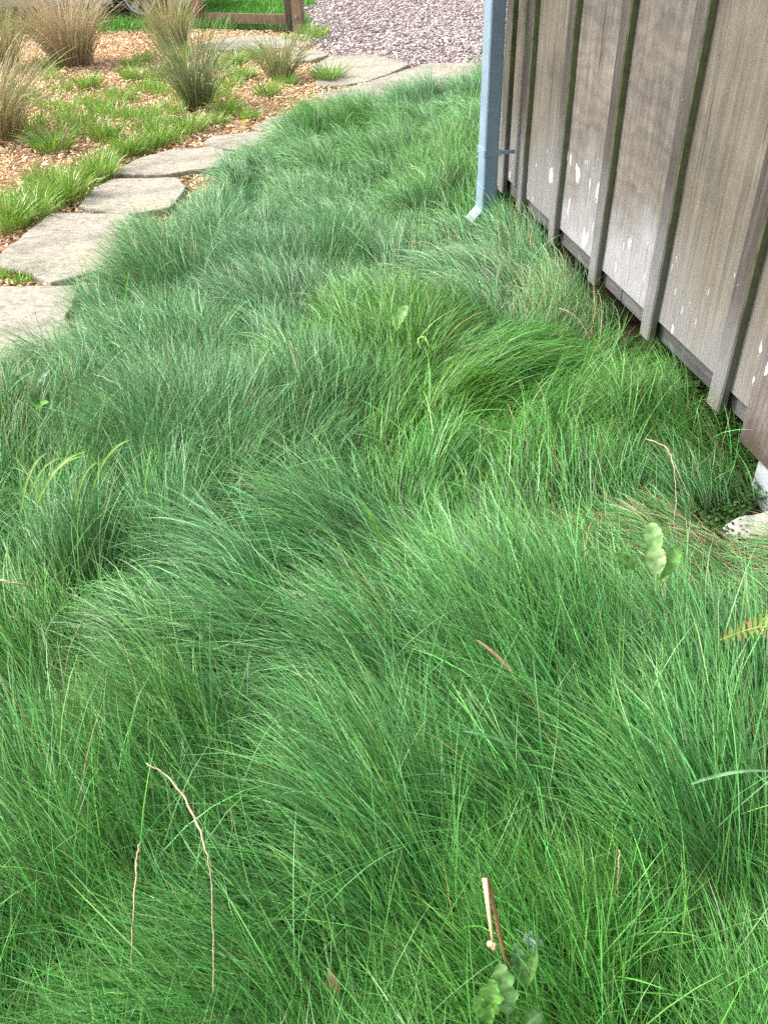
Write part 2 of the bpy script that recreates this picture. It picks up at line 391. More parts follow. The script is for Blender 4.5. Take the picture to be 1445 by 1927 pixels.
# ------------------------------------------------------------------ the long fescue
# control points in the photograph: pixel, direction the tips lie (right, up), lean 0..1, length, colour mix (blue, vivid, straw)
CP = [(60,1850,.15,1,.45,.30,.1,.2,.02),(350,1750,-.15,1,.45,.30,.1,.2,.03),(650,1780,-.25,1,.5,.30,.1,.15,.03),(950,1800,-.3,1,.5,.30,.0,.2,.03),
(1250,1800,-.45,1,.55,.30,.0,.3,.03),(1400,1600,-.6,.9,.6,.28,.1,.2,.03),(1150,1550,-.35,1,.6,.30,.1,.1,.02),(850,1500,-.35,1,.65,.32,.1,.1,.02),
(550,1500,-.4,1,.6,.32,.15,.2,.03),(250,1450,-.5,1,.65,.30,.25,.45,.05),(60,1300,-.6,.8,.7,.28,.35,.4,.05),(330,1280,-.8,.6,.8,.30,.35,.4,.05),
(600,1260,-.75,.65,.9,.32,.35,.1,.02),(820,1250,-.7,.7,.85,.32,.35,.1,.02),(1050,1300,-.6,.8,.7,.30,.2,.1,.02),(1300,1350,-.6,.8,.6,.28,.2,.1,.05),
(480,1080,-.85,.5,.95,.30,.45,.05,.03),(700,1080,-.85,.5,.95,.30,.4,.05,.05),(900,1060,-.6,.8,.7,.27,.5,.1,.03),(1080,1050,-.6,.8,.6,.26,.3,.2,.05),
(1250,1120,-.85,.5,1.0,.26,.3,.05,.28),(1380,1060,-.85,.45,1.05,.24,.3,.0,.55),(1400,1200,-.8,.5,.9,.24,.2,.1,.25),
(80,1050,.5,.8,.75,.28,.4,.3,.03),(150,930,.8,.6,.9,.30,.3,.4,.03),(300,960,.7,.6,.7,.28,.45,.2,.03),(60,800,.5,.8,.7,.25,.4,.3,.15),
(250,780,-.1,1,.6,.25,.6,.1,.08),(420,820,-.3,1,.6,.25,.7,.0,.05),(600,860,-.2,1,.55,.25,.5,.1,.05),(780,880,-.1,1,.55,.25,.3,.4,.05),
(800,715,.9,.15,1.1,.27,.0,1.0,.04),(715,640,-.6,.6,.85,.24,.0,1.0,.05),(900,790,.8,.4,1.0,.28,.0,.8,.03),(1000,760,.7,.5,.9,.27,.15,.4,.04),(900,640,1,-.05,1.0,.26,.4,.3,.04),(1050,700,.7,.4,.8,.25,.2,.6,.08),
(1150,820,.4,.9,.65,.26,.1,.5,.06),(1250,900,.2,1,.6,.25,.2,.2,.08),(1100,620,-.3,.8,.6,.24,.3,.1,.35),(1020,560,-.5,.8,.6,.24,.3,.1,.3),
(950,500,-.6,.6,.8,.24,.55,.0,.15),(850,470,-.8,.3,.9,.24,.6,.0,.18),(1000,440,-.6,.7,.7,.22,.4,.1,.12),(850,540,-.7,.4,.85,.24,.5,.0,.15),(700,560,-.6,.5,.9,.24,.6,.0,.15),
(650,700,-.5,.8,.65,.25,.4,.3,.04),(450,650,-.2,1,.6,.25,.65,.0,.04),(250,620,-.5,.8,.8,.28,.5,.1,.04),(120,680,-.5,.5,.8,.24,.5,.1,.12),(330,540,.1,1,.7,.26,.5,.1,.05),
(240,480,-1,.15,.95,.27,.4,.1,.15),(330,430,-.3,1,.7,.24,.5,.1,.08),(450,470,-.2,1,.55,.24,.8,.0,.03),(580,450,-.3,1,.6,.24,.75,.0,.03),(300,510,-.6,.3,.9,.22,.2,.2,.3),
(700,470,.3,.8,.75,.24,.3,.2,.08),(420,370,-.7,.7,.8,.22,.6,.1,.03),(560,350,-.9,.3,.95,.25,.45,.2,.02),(680,370,-.9,.2,1.0,.27,.35,.3,.02),(800,390,-.5,.6,.8,.24,.3,.3,.08),
(480,310,-.9,.3,.95,.24,.55,.2,.02),(600,280,-.8,.5,.85,.25,.45,.3,.02),(720,300,-.5,.8,.7,.24,.35,.4,.04),(830,290,.4,.9,.7,.26,.2,.7,.08),(600,225,-1,.2,.95,.25,.2,.6,.04),
(700,230,-.9,.3,.9,.25,.2,.5,.04),(820,220,-.6,.7,.75,.24,.45,.3,.02),(760,180,-.7,.6,.8,.22,.6,.1,.02),(880,160,.2,1,.7,.25,.55,.2,.02),(880,350,.1,1,.7,.24,.2,.5,.06)]
cp_p = np.array([at(c[0], c[1], .1)[:2] for c in CP])
_q = np.array([at(c[0] + 6 * c[2], c[1] - 6 * c[3], .1)[:2] for c in CP]) - cp_p
cp_d = _q / np.linalg.norm(_q, axis=1, keepdims=True)
cp_v = np.array([c[4:] for c in CP])
def field(x, y):
    d2 = (x[:, None] - cp_p[None, :, 0]) ** 2 + (y[:, None] - cp_p[None, :, 1]) ** 2
    w_ = 1 / (d2 / (.04 + .012 * np.maximum(y, 0)[:, None] ** 2) + .25) ** 2.2
    w_ /= w_.sum(1, keepdims=True)
    return w_ @ cp_d, w_ @ cp_v

# tussocks
cen = []; tw = []
tries = rng.uniform([-2.7, -.1], [2.7, 9.3], (14000, 2))
for p in tries:
    w_ = random.choice((.16, .22, .28, .36)); sp_ = w_ * (1 + .12 * p[1])
    if all((p[0] - q[0]) ** 2 + (p[1] - q[1]) ** 2 > (.5 * (sp_ + v_)) ** 2 for q, v_ in zip(cen, tw)): cen.append(p); tw.append(sp_)
cen = np.array(cen); tw = np.array(tw); tus_r = rng.normal(0, 1, (len(cen), 6))
tus_d, tus_v = field(cen[:, 0], cen[:, 1])

COL_G = np.array([.080, .285, .062]); COL_B = np.array([.140, .305, .158]); COL_V = np.array([.095, .285, .020]); COL_S = np.array([.42, .31, .17])
def fescue(x, y, wmul):
    n = len(x)
    jx = x + N1(x, y, .13) * .05 + N2(x, y, .45) * .10; jy = y + N3(x, y, .13) * .05 + N4(x, y, .45) * .10
    best = np.zeros(n, int); bd = np.full(n, 1e9); 
    for k in range(0, n, 20000):
        s_ = slice(k, k + 20000)
        d2 = (jx[s_, None] - cen[None, :, 0]) ** 2 + (jy[s_, None] - cen[None, :, 1]) ** 2
        best[s_] = (d2 / tw[None] ** 1.4).argmin(1); bd[s_] = np.sqrt(np.take_along_axis(d2, best[s_][:, None], 1)[:, 0])
    R_ = tw[best] * .62
    fd, fv = np.empty((n, 2)), np.empty((n, 5))
    for k in range(0, n, 20000):
        s_ = slice(k, k + 20000); fd[s_], fv[s_] = field(x[s_], y[s_])
    fd = .55 * fd + .45 * tus_d[best]; fv = .5 * fv + .5 * tus_v[best]
    rv = np.stack([jx, jy], 1) - cen[best]; rr = bd / R_
    lean = np.clip(fv[:, 0] + .14, .3, 1.2)
    v = fd * (lean * 1.05)[:, None] + rv / R_[:, None] * (.09 + .03 * np.clip(y - 1.2, 0, 3))[:, None] + tus_r[best, :2] * .16 + np.stack([N2(x, y, .55), N1(x, y, .55)], 1) * .45
    v += np.stack([N1(x, y, .11), N2(x, y, .11)], 1) * .22 + np.stack([N3(x, y, .035), N4(x, y, .035)], 1) * .2
    v += rng.normal(0, .21, (n, 2))
    out = rng.random(n) < .10; v[out] += rng.normal(0, .55, (out.sum(), 2))
    head = np.arctan2(v[:, 1], v[:, 0]); mag = np.linalg.norm(v, axis=1)
    L = 1.2 * fv[:, 1] * (.66 + .44 * rng.random(n)) * np.clip(1 + .13 * tus_r[best, 2], .75, 1.25) * np.clip(1.08 - .25 * rr ** 2, .6, 1.1)
    a0 = np.clip(.12 + .52 * mag + rng.normal(0, .12, n), 0, 1.2)
    a1 = np.clip(.75 + 1.1 * mag + rng.normal(0, .25, n), .2, 2.15)
    z = .08 * np.clip(1 - rr ** 2, -.2, 1) * (1 + .25 * tus_r[best, 3]) + .02 * N2(x, y, .7)
    root = np.stack([x, y, np.maximum(z, .0)], 1)
    bl = np.clip(fv[:, 2] + .10 * tus_r[best, 4] + .14 * N3(x, y, .5) + rng.normal(0, .12, n), 0, 1)[:, None]
    vi = np.clip(fv[:, 3] * 1.05 - .04 + .07 * tus_r[best, 5] + .10 * N4(x, y, .35) + rng.normal(0, .12, n), 0, 1)[:, None]
    col = COL_G * (1 - bl) + COL_B * bl; col = col * (1 - vi) + COL_V * vi
    col = col * np.exp(rng.normal(-.04, .36, n))[:, None] 
    col[:, 0] *= np.exp(rng.normal(0, .2, n))
    st = rng.random(n) < (np.maximum(fv[:, 4] - .04, 0) * .75 + .004)
    col[st] = COL_S * np.exp(rng.normal(-.25, .35, (st.sum(), 1))) * np.array([1, .97, .95])
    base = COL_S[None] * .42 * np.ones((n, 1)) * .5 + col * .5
    W = wmul * rng.uniform(.5, 1.3, n) * .0020
    wide = rng.random(n) < .025; W[wide] *= 1.3; L[wide] *= 1.08; col[wide] *= 1.15; v_ = rng.normal(0, .35, n); head[wide] += v_[wide]; a1[wide] -= .2
    # nothing grows through the cladding
    L = L * (1 - .45 * np.exp(-((x - 1.0) ** 2 + (y - 1.72) ** 2) / .05))
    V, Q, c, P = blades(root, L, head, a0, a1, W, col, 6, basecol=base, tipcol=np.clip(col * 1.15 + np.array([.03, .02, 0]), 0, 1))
    lift = .012
    bad = ((wall_n(P[..., 0], P[..., 1]) < .03) & (P[..., 2] > .10) & (wall_t(P[..., 0], P[..., 1]) > -.5)).any(1)
    V = V.reshape(n, -1, 3); zf = .004 + .012 * rng.random(n)[:, None]
    V[..., 2] = np.where(V[..., 2] < zf, zf, V[..., 2])
    k = ~bad
    V = V[k].reshape(-1, 3); c = c.reshape(n, -1, 3)[k].reshape(-1, 3); Q = Q[: k.sum() * 6]
    return V, Q, c

acc = Acc()
for (x0, x1, y0, y1, dens, wm) in ((-1.15, 1.25, .12, 1.5, 17000, 1.0), (-1.7, 1.35, 1.5, 2.8, 17500, .95), (-2.4, 1.4, 2.8, 4.6, 17000, .95), (-1.9, 1.9, 4.6, 9.4, 14500, 1.05),
                                  (-2.6, -1.15, .1, 1.5, 9000, 1.5), (-2.6, -1.7, 1.5, 2.8, 9000, 1.5), (1.25, 1.9, .1, 1.5, 6000, 1.5)):
    n = int((x1 - x0) * (y1 - y0) * dens); x = rng.uniform(x0, x1, n); y = rng.uniform(y0, y1, n)
    k = in_poly(x + N1(x, y, .25) * .07, y + N2(x, y, .25) * .07, GRASS)
    wn = wall_n(x, y); wt = wall_t(x, y)
    k &= ~((wt > -.45) & (wn < -.03 + .05 * N3(x, y, .2)))
    k &= ~((wn < .07 + .1 * N1(x, y, .3)) & (wt > 1.85) & (wt < 3.3) & (rng.random(n) < .93))      # creeping plants take over at the foot of the wall
    k &= ~((wn < .07 + .07 * N3(x, y, .15)) & (wt > .3) & (wt < 1.9) & (rng.random(n) < .75))
    k &= ~(((x - 1.03) / .17) ** 2 + ((y - 1.76) / .14) ** 2 < 1)
    k &= ~((wn < .06) & (wt > 1.2) & (rng.random(n) < .6))
    V, Q, c = fescue(x[k], y[k], wm); acc.add(V, Q, c)
tag(link('long_grass', acc.mesh('long_grass'), M['grass']), 'long soft green fescue grass flopping over in waves', 'grass', kind='stuff')

# ------------------------------------------------------------------ shed
shed = empty('wooden_shed', (P2[0], P2[1], 0), math.atan2(WD[1], WD[0]))
tag(shed, 'weathered board and batten wooden shed raised above the grass', 'shed')
# local: x along the wall towards the camera, y: -outward... outward normal is local -y
SILL0, SILL1, TOP = .15, .225, 2.55
far = -.42; near = 6.2
def lb(name, mat, parent, *boxes, ch=0.0):
    mb = MB()
    for b in boxes: mb.box(*b, ch=ch)
    return mb.build(name, mat, parent)
# outward is WN; local y axis = rotate x axis +90deg = (-WD.y, WD.x) = (.987,.159) = -WN, so outward = -y
bat_r = [-.33 + .02, 0.0, .49, .99, 1.505, 2.015, 2.345, 3.13, 3.64, 4.15, 4.66, 5.17, 5.68]
bw = .074
for i in range(len(bat_r)):
    r_ = bat_r[i]; bw = .195 if i == 6 else .074; mt = M['batten_stain'] if i == 6 else M['batten']
    mb = MB(); n = 26; y0, y1 = -.026, 0.0
    rows = []
    for k in range(n + 1):
        z = SILL0 - (.022 if i == 6 else .004 * (i % 3)) + (TOP - SILL0) * k / n
        e = .0025 * math.sin(z * 9 + i) + .002 * random.uniform(-1, 1); e2 = .002 * random.uniform(-1, 1)
        rows.append([(r_ - bw + e2, y1, z), (r_ - bw + e2, y0 + .004, z), (r_ - bw + .004 + e2, y0, z), (r_ - .005 + e, y0, z), (r_ + e, y0 + .005, z), (r_ + e, y1, z)])
    vs = [v for r in rows for v in r]; fs = [(k * 6 + j, k * 6 + j + 1, (k + 1) * 6 + j + 1, (k + 1) * 6 + j) for k in range(n) for j in range(5)]
    fs += [(5, 4, 3, 2, 1, 0), tuple(n * 6 + j for j in range(6)), ]
    mb.add(vs, fs); b = mb.build('batten', mt, shed)
    for z in ((.205, .52, .93) if i < 7 else ()):
        mb = MB(); zz = z + random.uniform(-.02, .02); xx = r_ - .045 + random.uniform(-.012, .012); mb.tube([(xx, -.025, zz), (xx, -.0274, zz)], .0032, 8); mb.build('nail', M['galv'], b)
    if i == 6: b['label'] = 'wide board with a dark brown stained foot'
bw = .074
edges = [far] + bat_r + [near]
for i in range(len(edges) - 1):
    a, b = edges[i] - (bw * .5 if i else 0), edges[i + 1] - bw * .5
    if i == len(edges) - 2: b = near
    mb = MB(); mb.box(a + .001, b - .001, .0005, .016, SILL1 - .01 + .006 * (i % 2), TOP)
    mb.build('wall_panel', M['panel' if i in (3, 4, 8, 11) else 'panel_streaky'], shed)
# nails
lb('sill_board', M['sill'], shed, (far, 1.16, .017, .055, SILL0, SILL1 + .05)); lb('sill_board', M['sill'], shed, (1.163, near, .019, .057, SILL0 - .002, SILL1 + .05))
lb('corner_board', M['batten'], shed, (far - .03, far, -.01, .09, SILL0, TOP))
lb('end_wall', M['panel'], shed, (far - .012, far, .0901, 3.2, SILL0, TOP)); lb('end_wall', M['panel'], shed, (near, near + .012, .0165, 3.2, SILL0, TOP))
lb('back_wall', M['panel'], shed, (far, near, 3.2, 3.216, SILL0, TOP))
lb('floor', M['dark'], shed, (far + .002, near - .002, .058, 3.19, SILL0 + .02, SILL0 + .06))
mb = MB(); e0, e1 = far - .12, near + .3
mb.add([(e0, -.16, TOP - .02), (e1, -.16, TOP - .02), (e1, 1.6, TOP + .62), (e0, 1.6, TOP + .62), (e0, 3.4, TOP - .02), (e1, 3.4, TOP - .02),
        (e0, -.16, TOP + .02), (e1, -.16, TOP + .02), (e1, 1.6, TOP + .66), (e0, 1.6, TOP + .66), (e0, 3.4, TOP + .02), (e1, 3.4, TOP + .02)],
       [(3, 2, 1, 0), (5, 2, 3, 4), (6, 7, 8, 9), (9, 8, 11, 10), (0, 1, 7, 6), (4, 10, 11, 5), (0, 6, 9, 3), (3, 9, 10, 4), (1, 2, 8, 7), (2, 5, 11, 8)])
mb.build('roof', M['roof'], shed)
lb('gutter', M['spout'], shed, (e0, e1, -.275, -.165, TOP - .06, TOP + .01))
# downspout
dx0, dx1, dy0, dy1 = -.25, -.13, -.182, -.110
mb = MB(); mb.box(dx0, dx1, dy0, dy1, .10, TOP - .06, ch=.006)
ds = mb.build('downspout', M['spout'], shed)
mb = MB(); mb.box(dx0 - .003, dx1 + .003, dy0 - .003, dy1 + .003, .02, .235, ch=.006); 
mb.build('boot', M['spout'], ds)
mb = MB()
q = [(-.185, .12), (-.185, .07), (-.235, .055), (-.235, .065)]
mb.add([(x, y, z) for x in (dx0 + .002, dx1 - .002) for y, z in q], [(0, 1, 2, 3), (7, 6, 5, 4), (0, 4, 5, 1), (1, 5, 6, 2), (2, 6, 7, 3), (3, 7, 4, 0)])
mb.build('outlet_lip', M['galv'], ds)
mb = MB(); mb.box(dx0 - .004, dx1 + .0035, dy0 - .004, dy1 + .004, .385, .418, ch=.006)
mb.box(dx1 - .012, dx1 + .0015, dy1 + .004, -.027, .394, .410)
mb.build('strap', M['spout'], ds)
mb = MB(); mb.box(dx1 - .001, dx1 + .004, dy1 - .008, dy1 + .012, .388, .416); mb.tube([(dx1 + .003, dy1 + .001, .402), (dx1 + .007, dy1 + .001, .402)], .005, 8)
mb.build('strap_tab', M['galv'], ds)

# footing under the wall
def lump(name, cx, cy, cz, rx, ry, rz_, mat, seed=0, parent=None, k=14, amp=.12, rot=0, flat=None):
    r = random.Random(seed); mb = MB(); vs = []; ph_ = [r.uniform(0, 6) for _ in range(6)]
    for i in range(k + 1):
        p = math.pi * i / k
        for j in range(2 * k):
            t = math.pi * j / k
            s_ = 1 + amp * (math.sin(2 * t + ph_[0]) * math.sin(p) + .6 * math.sin(3 * t + ph_[1]) * math.sin(2 * p + ph_[2]) + .5 * math.sin(5 * p + ph_[3]) * math.cos(t + ph_[4]) * math.sin(p)) + .01 * r.uniform(-1, 1) * math.sin(p)
            x, y, z = rx * s_ * math.sin(p) * math.cos(t), ry * s_ * math.sin(p) * math.sin(t), rz_ * s_ * math.cos(p)
            if flat is not None: z = min(z, flat)
            vs.append((cx + x * math.cos(rot) - y * math.sin(rot), cy + x * math.sin(rot) + y * math.cos(rot), cz + z))
    fs = [(i * 2 * k + j, (i + 1) * 2 * k + j, (i + 1) * 2 * k + (j + 1) % (2 * k), i * 2 * k + (j + 1) % (2 * k)) for i in range(k) for j in range(2 * k)]
    mb.add(vs, fs); return mb.build(name, mat, parent, smooth=True)
fp = at(1425, 985, .03)
o = lump('footing_stone', fp[0] + .03, fp[1] - .01, -.01, .135, .075, .085, M['footing'], 3, amp=.16, rot=.3, flat=.052)
tag(o, 'whitewashed footing stone sunk in the ground below the shed wall', 'stone')
mb = MB(); mb.box(2.24, 2.5, -.012, .2, -.02, SILL0 - .026, ch=.01); mb.build('pier', M['footing_grey'], shed)

# ------------------------------------------------------------------ flagstones
def flag(poly, label, zt=.07, seed=0, crack=None):
    r = random.Random(seed); P = [at(x, y, zt)[:2] for x, y in poly]; pts = []
    for i in range(len(P)):
        a, b = P[i], P[(i + 1) % len(P)]; L = np.linalg.norm(b - a); k = max(2, int(L / .045)); nn = np.array([b[1] - a[1], a[0] - b[0]]) / (L + 1e-9)
        for j in range(k): pts.append(a + (b - a) * j / k + nn * (r.uniform(-1, 1) * .007))
    pts = np.array(pts); c = pts.mean(0); n = len(pts)
    def ring(s_, z): return [(c[0] + (p[0] - c[0]) * s_ * 1.0, c[1] + (p[1] - c[1]) * s_, z) for p in pts]
    V = ring(1.0, zt) + ring(1.012, zt - .003) + ring(1.02, zt - .012) + [(x + r.uniform(-.006, .006), y + r.uniform(-.006, .006), z) for x, y, z in ring(1.005, -.03)]
    # layered riven edge
    F = [tuple(range(n))]
    for k in range(3): F += [((k + 1) * n + i, (k + 1) * n + (i + 1) % n, k * n + (i + 1) % n, k * n + i) for i in range(n)]
    V = [(x - c[0], y - c[1], z) for x, y, z in V]
    me = bpy.data.meshes.new('flagstone'); me.from_pydata(V, [], F)
    import bmesh
    bm = bmesh.new(); bm.from_mesh(me); bmesh.ops.recalc_face_normals(bm, faces=bm.faces); bm.to_mesh(me); bm.free()
    o = link('flagstone', me, M['stone']); o.location = (c[0], c[1], 0)
    return tag(o, label, 'flagstone', 'sandstone flagstones of the garden path'), [tuple(p) for p in P]
stones = []
for poly, lab in [
 ([(-160, 545), (-20, 539), (60, 538), (150, 537), (142, 560), (122, 600), (165, 680), (60, 760), (-200, 760)], 'nearest flagstone of the path, cut by the left edge of the photo'),
 ([(100, 400), (60, 430), (0, 478), (-12, 490), (10, 500), (60, 513), (96, 530), (150, 518), (215, 500), (280, 440), (240, 403)], 'large yellowish grey flagstone with a thick dark front edge, second from the near end'),
 ([(172, 358), (215, 336), (335, 334), (350, 350), (320, 390), (240, 402), (205, 398), (148, 388)], 'grey flagstone third from the near end, grass over its right side'),
 ([(212, 324), (262, 298), (322, 281), (400, 277), (450, 290), (420, 312), (340, 323), (300, 329), (255, 327)], 'fourth flagstone from the near end with a split slate edge'),
 ([(384, 268), (402, 256), (470, 248), (530, 250), (560, 268), (490, 283), (410, 279)], 'small flagstone beside the bark, fifth from the near end'),
 ([(474, 240), (505, 222), (560, 210), (620, 214), (580, 242), (510, 247)], 'small pale flagstone sixth from the near end, half under grass'),
 ([(597, 178), (680, 158), (775, 127), (805, 119), (930, 117), (985, 140), (900, 170), (780, 185), (650, 188)], 'long pale flagstone running behind the grass towards the downspout'),
 ([(585, 128), (622, 105), (700, 103), (756, 114), (768, 121), (730, 139), (690, 152), (645, 160), (600, 160)], 'broad flat flagstone at the corner by the bark drive'),
 ([(548, 100), (568, 93), (606, 96), (617, 103), (585, 113), (555, 114)], 'small greenish flagstone between the fence post and the broad flagstone'),
 ([(380, 84), (410, 71), (500, 65), (550, 72), (546, 88), (470, 93), (400, 92)], 'pale flagstone lying behind the tufts in front of the fence rail')]:
    o, P = flag(poly, lab, .058, len(stones)); stones.append(P)
def on_stone(x, y):
    k = np.zeros(np.shape(x), bool)
    for P in stones: k |= in_poly(x, y, P)
    return k

# ------------------------------------------------------------------ loose bark chips
def chips(name, n, box, keep, z0, cols, size, label, spread=.03):
    x = rng.uniform(box[0], box[1], n); y = rng.uniform(box[2], box[3], n); k = keep(x, y); x, y = x[k], y[k]; n = len(x)
    l = size * np.exp(rng.normal(0, .4, n)); wd = l * rng.uniform(.25, .6, n); h = np.minimum(.006, l * .18)
    yaw = rng.uniform(0, 6.283, n); tilt = rng.normal(0, .3, n); tilt2 = rng.normal(0, .3, n)
    base = np.array([[-1, -.8, -1], [1, -.5, -1], [.85, .7, -1], [-.8, 1, -1], [-1, -.8, 1], [1, -.5, 1], [.85, .7, 1], [-.8, 1, 1]]) * .5
    p = base[None] * np.stack([l, wd, h], 1)[:, None]; p = p * (1 + rng.normal(0, .1, p.shape))
    c, s_ = np.cos(tilt)[:, None], np.sin(tilt)[:, None]; p[..., 0], p[..., 2] = p[..., 0] * c - p[..., 2] * s_, p[..., 0] * s_ + p[..., 2] * c
    c, s_ = np.cos(tilt2)[:, None], np.sin(tilt2)[:, None]; p[..., 1], p[..., 2] = p[..., 1] * c - p[..., 2] * s_, p[..., 1] * s_ + p[..., 2] * c
    c, s_ = np.cos(yaw)[:, None], np.sin(yaw)[:, None]; p[..., 0], p[..., 1] = p[..., 0] * c - p[..., 1] * s_, p[..., 0] * s_ + p[..., 1] * c
    z = z0 + .022 * (N1(x, y, .9) * .6 + N2(x, y, .3) * .4) + rng.uniform(0, spread, n)
    p += np.stack([x, y, z], 1)[:, None]
    F = np.array([[0, 3, 2, 1], [4, 5, 6, 7], [0, 1, 5, 4], [1, 2, 6, 5], [2, 3, 7, 6], [3, 0, 4, 7]])
    Q = (F[None] + (np.arange(n) * 8)[:, None, None]).reshape(-1, 4)
    ci = rng.integers(0, len(cols), n); col = np.array(cols)[ci] * np.exp(rng.normal(0, .2, (n, 1)))
    me = np_mesh(name, p.reshape(-1, 3), Q, None, np.repeat(col, 8, 0), smooth=False)
    return tag(link(name, me, M['chips']), label, 'wood chips', kind='stuff')
ORG = [(.86, .64, .40), (.82, .56, .33), (.90, .73, .50), (.74, .47, .26), (.56, .34, .19), (.85, .68, .46), (.88, .69, .46)]
chips('bark_mulch', 120000, (-6.5, .1, 2.6, 12.4), lambda x, y: in_poly(x, y, BED) & ~on_stone(x, y) & (rng.random(len(x)) < np.clip(1.5 - y * .07, .5, 1)), .014, ORG, .023, 'orange wood chip mulch spread over the planting bed')
DRC = [(.58, .51, .49), (.70, .64, .63), (.47, .39, .37), (.37, .29, .27), (.62, .54, .52), (.78, .73, .72), (.52, .44, .42)]
chips('drive_chips', 130000, (-2, 6.5, 8.6, 22), lambda x, y: in_poly(x, y, DRV) & ~on_stone(x, y) & (rng.random(len(x)) < np.clip(1.9 - y * .075, .3, 1)), .012, DRC, .032, 'greyish pink wood chips covering the drive behind the path')

# ------------------------------------------------------------------ tufts and ornamental grasses
def tuft_mesh(name, n, R0, L, spread, W, cols, dead=.05, stiff=1.0, seg=5, seed=0, xs=1.0):
    g = np.random.default_rng(seed)
    a = g.uniform(0, 6.283, n); r = R0 * np.sqrt(g.random(n)); root = np.stack([r * np.cos(a) * xs, r * np.sin(a), np.zeros(n)], 1)
    head = a + g.normal(0, .5, n); rr = r / R0
    a0 = np.clip(spread * .35 * rr + g.normal(0, .06, n), 0, 1.2); a1 = np.clip(spread * (.35 + .75 * rr) / stiff + np.abs(g.normal(0, .22 if n < 300 else .5, n)), .02, 2.3)
    Ls = L * g.uniform(.5, 1.1, n); cols = np.array(cols); ci = g.integers(0, len(cols), n); col = cols[ci] * np.exp(g.normal(0, .2, (n, 1)))
    dd = g.random(n) < dead; col[dd] = np.array([.42, .30, .16]) * np.exp(g.normal(0, .25, (dd.sum(), 1)))
    V, Q, c, P = blades(root, Ls, head, a0, a1, W * g.uniform(.7, 1.2, n), col, seg, basecol=col * .7 + np.array([.07, .05, .025]), tipcol=col * .7 + np.array([.12, .09, .04]), curl=g.normal(0, .3, n), roll=g.uniform(-1.3, 1.3, n))
    V[:, 2] = np.maximum(V[:, 2], .003)
    return np_mesh(name, V, Q, None, c)
GRN = [(.21, .42, .055), (.26, .48, .075), (.16, .35, .05), (.33, .48, .11)]
proto = [tuft_mesh('sedge_tuft', 210, .085, .19, 1.15, .0062, GRN, .05, 1.0, 4, s) for s in range(6)]
for me in proto: me.materials.append(M['grass'])
SED = [ # px, py, scale, label
 (100, 284, 1.35, 'dense bright green sedge tuft in front of the others, orange chips below it'),
 (203, 264, 1.1, 'round green sedge tuft with an orange fallen leaf at its left'),
 (296, 276, 1.0, 'light green sedge tuft just above the fourth flagstone'),
 (17, 432, 1.1, 'green sedge tuft at the left edge, beside the second flagstone'),
 (66, 412, 1.2, 'dark green sedge tuft touching the left corner of the second flagstone'),
 (133, 378, 1.2, 'yellow green sedge tuft left of the third flagstone'),
 (190, 338, 1.1, 'olive sedge tuft spilling onto the back of the third flagstone'),
 (245, 292, 1.0, 'grassy tuft at the back left corner of the fourth flagstone'),
 (253, 152, .95, 'small dark based tuft among orange chips left of the dark green upright grass'),
 (169, 166, .95, 'sedge tuft below the big straw coloured grass, brown soil at its foot'),
 (133, 212, .7, 'little sedge tuft on bare brown soil in the middle of the bed'),
 (302, 156, 1.1, 'wide sedge tuft left of the dark green upright grass'),
 (482, 113, 1.1, 'sedge tuft with a blackish base left of the olive grass by the path'),
 (505, 184, .95, 'sedge tuft on orange chips in front of the olive grass'),
 (541, 163, .8, 'slim sedge tuft leaning on the olive grass by the path'),
 (620, 155, 1.25, 'lone bright sedge tuft beside the broad flat flagstone'),
 (470, 226, .75, 'thin bluish tuft near the sixth flagstone'),
 (410, 236, .75, 'sedge tuft beside an orange leaf, behind the fifth flagstone'),
 (359, 250, 1.1, 'light sedge tuft at the foot of the dark green upright grass'),
 (430, 218, .95, 'sedge tuft right of the dark green upright grass'),
 (442, 124, 1.15, 'bright sedge tuft behind the grey soil patch near the path'),
 (458, 150, 1.1, 'bright sedge tuft at the right edge of the back bed'),
]
for i, (px, py, sc, lab) in enumerate(SED):
    p = at(px, py, .02); o = bpy.data.objects.new('sedge_tuft', proto[i % 6]); C.objects.link(o)
    o.location = (p[0], p[1], .015); o.rotation_euler = (0, 0, random.uniform(0, 6.28)); o.scale = (sc, sc, sc * random.uniform(.85, 1.05))
    tag(o, lab, 'grass tuft', 'sedge tufts growing in the bark bed')

# low mats between them
MAT = [(143, 256, 1.1), (60, 246, 1.2), (116, 232, 1.1), (180, 222, 1.0), (226, 230, 1.1), (252, 234, 1), (286, 222, 1), (326, 262, 1.1), (100, 206, 1), (166, 196, .9), (216, 182, 1),
 (233, 190, 1), (126, 172, 1), (246, 124, 1), (286, 118, 1), (306, 176, 1), (270, 168, .9), (432, 164, 1.1), (409, 130, 1), (330, 105, 1), (90, 392, 1.1), (40, 380, 1), (110, 348, 1.1), (75, 352, 1),
 (165, 345, 1), (222, 300, .9), (262, 286, .9), (0, 410, 1.2), (330, 215, 1), (80, 125, 1.1), (100, 150, 1), (60, 190, 1), (350, 190, 1), (420, 190, 1), (570, 66, 1.1), (585, 72, 1.1), (560, 76, .9),
 (600, 60, .9), (200, 205, .9), (150, 235, 1), (12, 518, .45), (38, 527, .45), (320, 140, 1), (340, 95, .9), (190, 315, 1), (395, 175, 1.0), (300, 240, 1.1), (270, 250, .9)]
a = Acc(); g = np.random.default_rng(5)
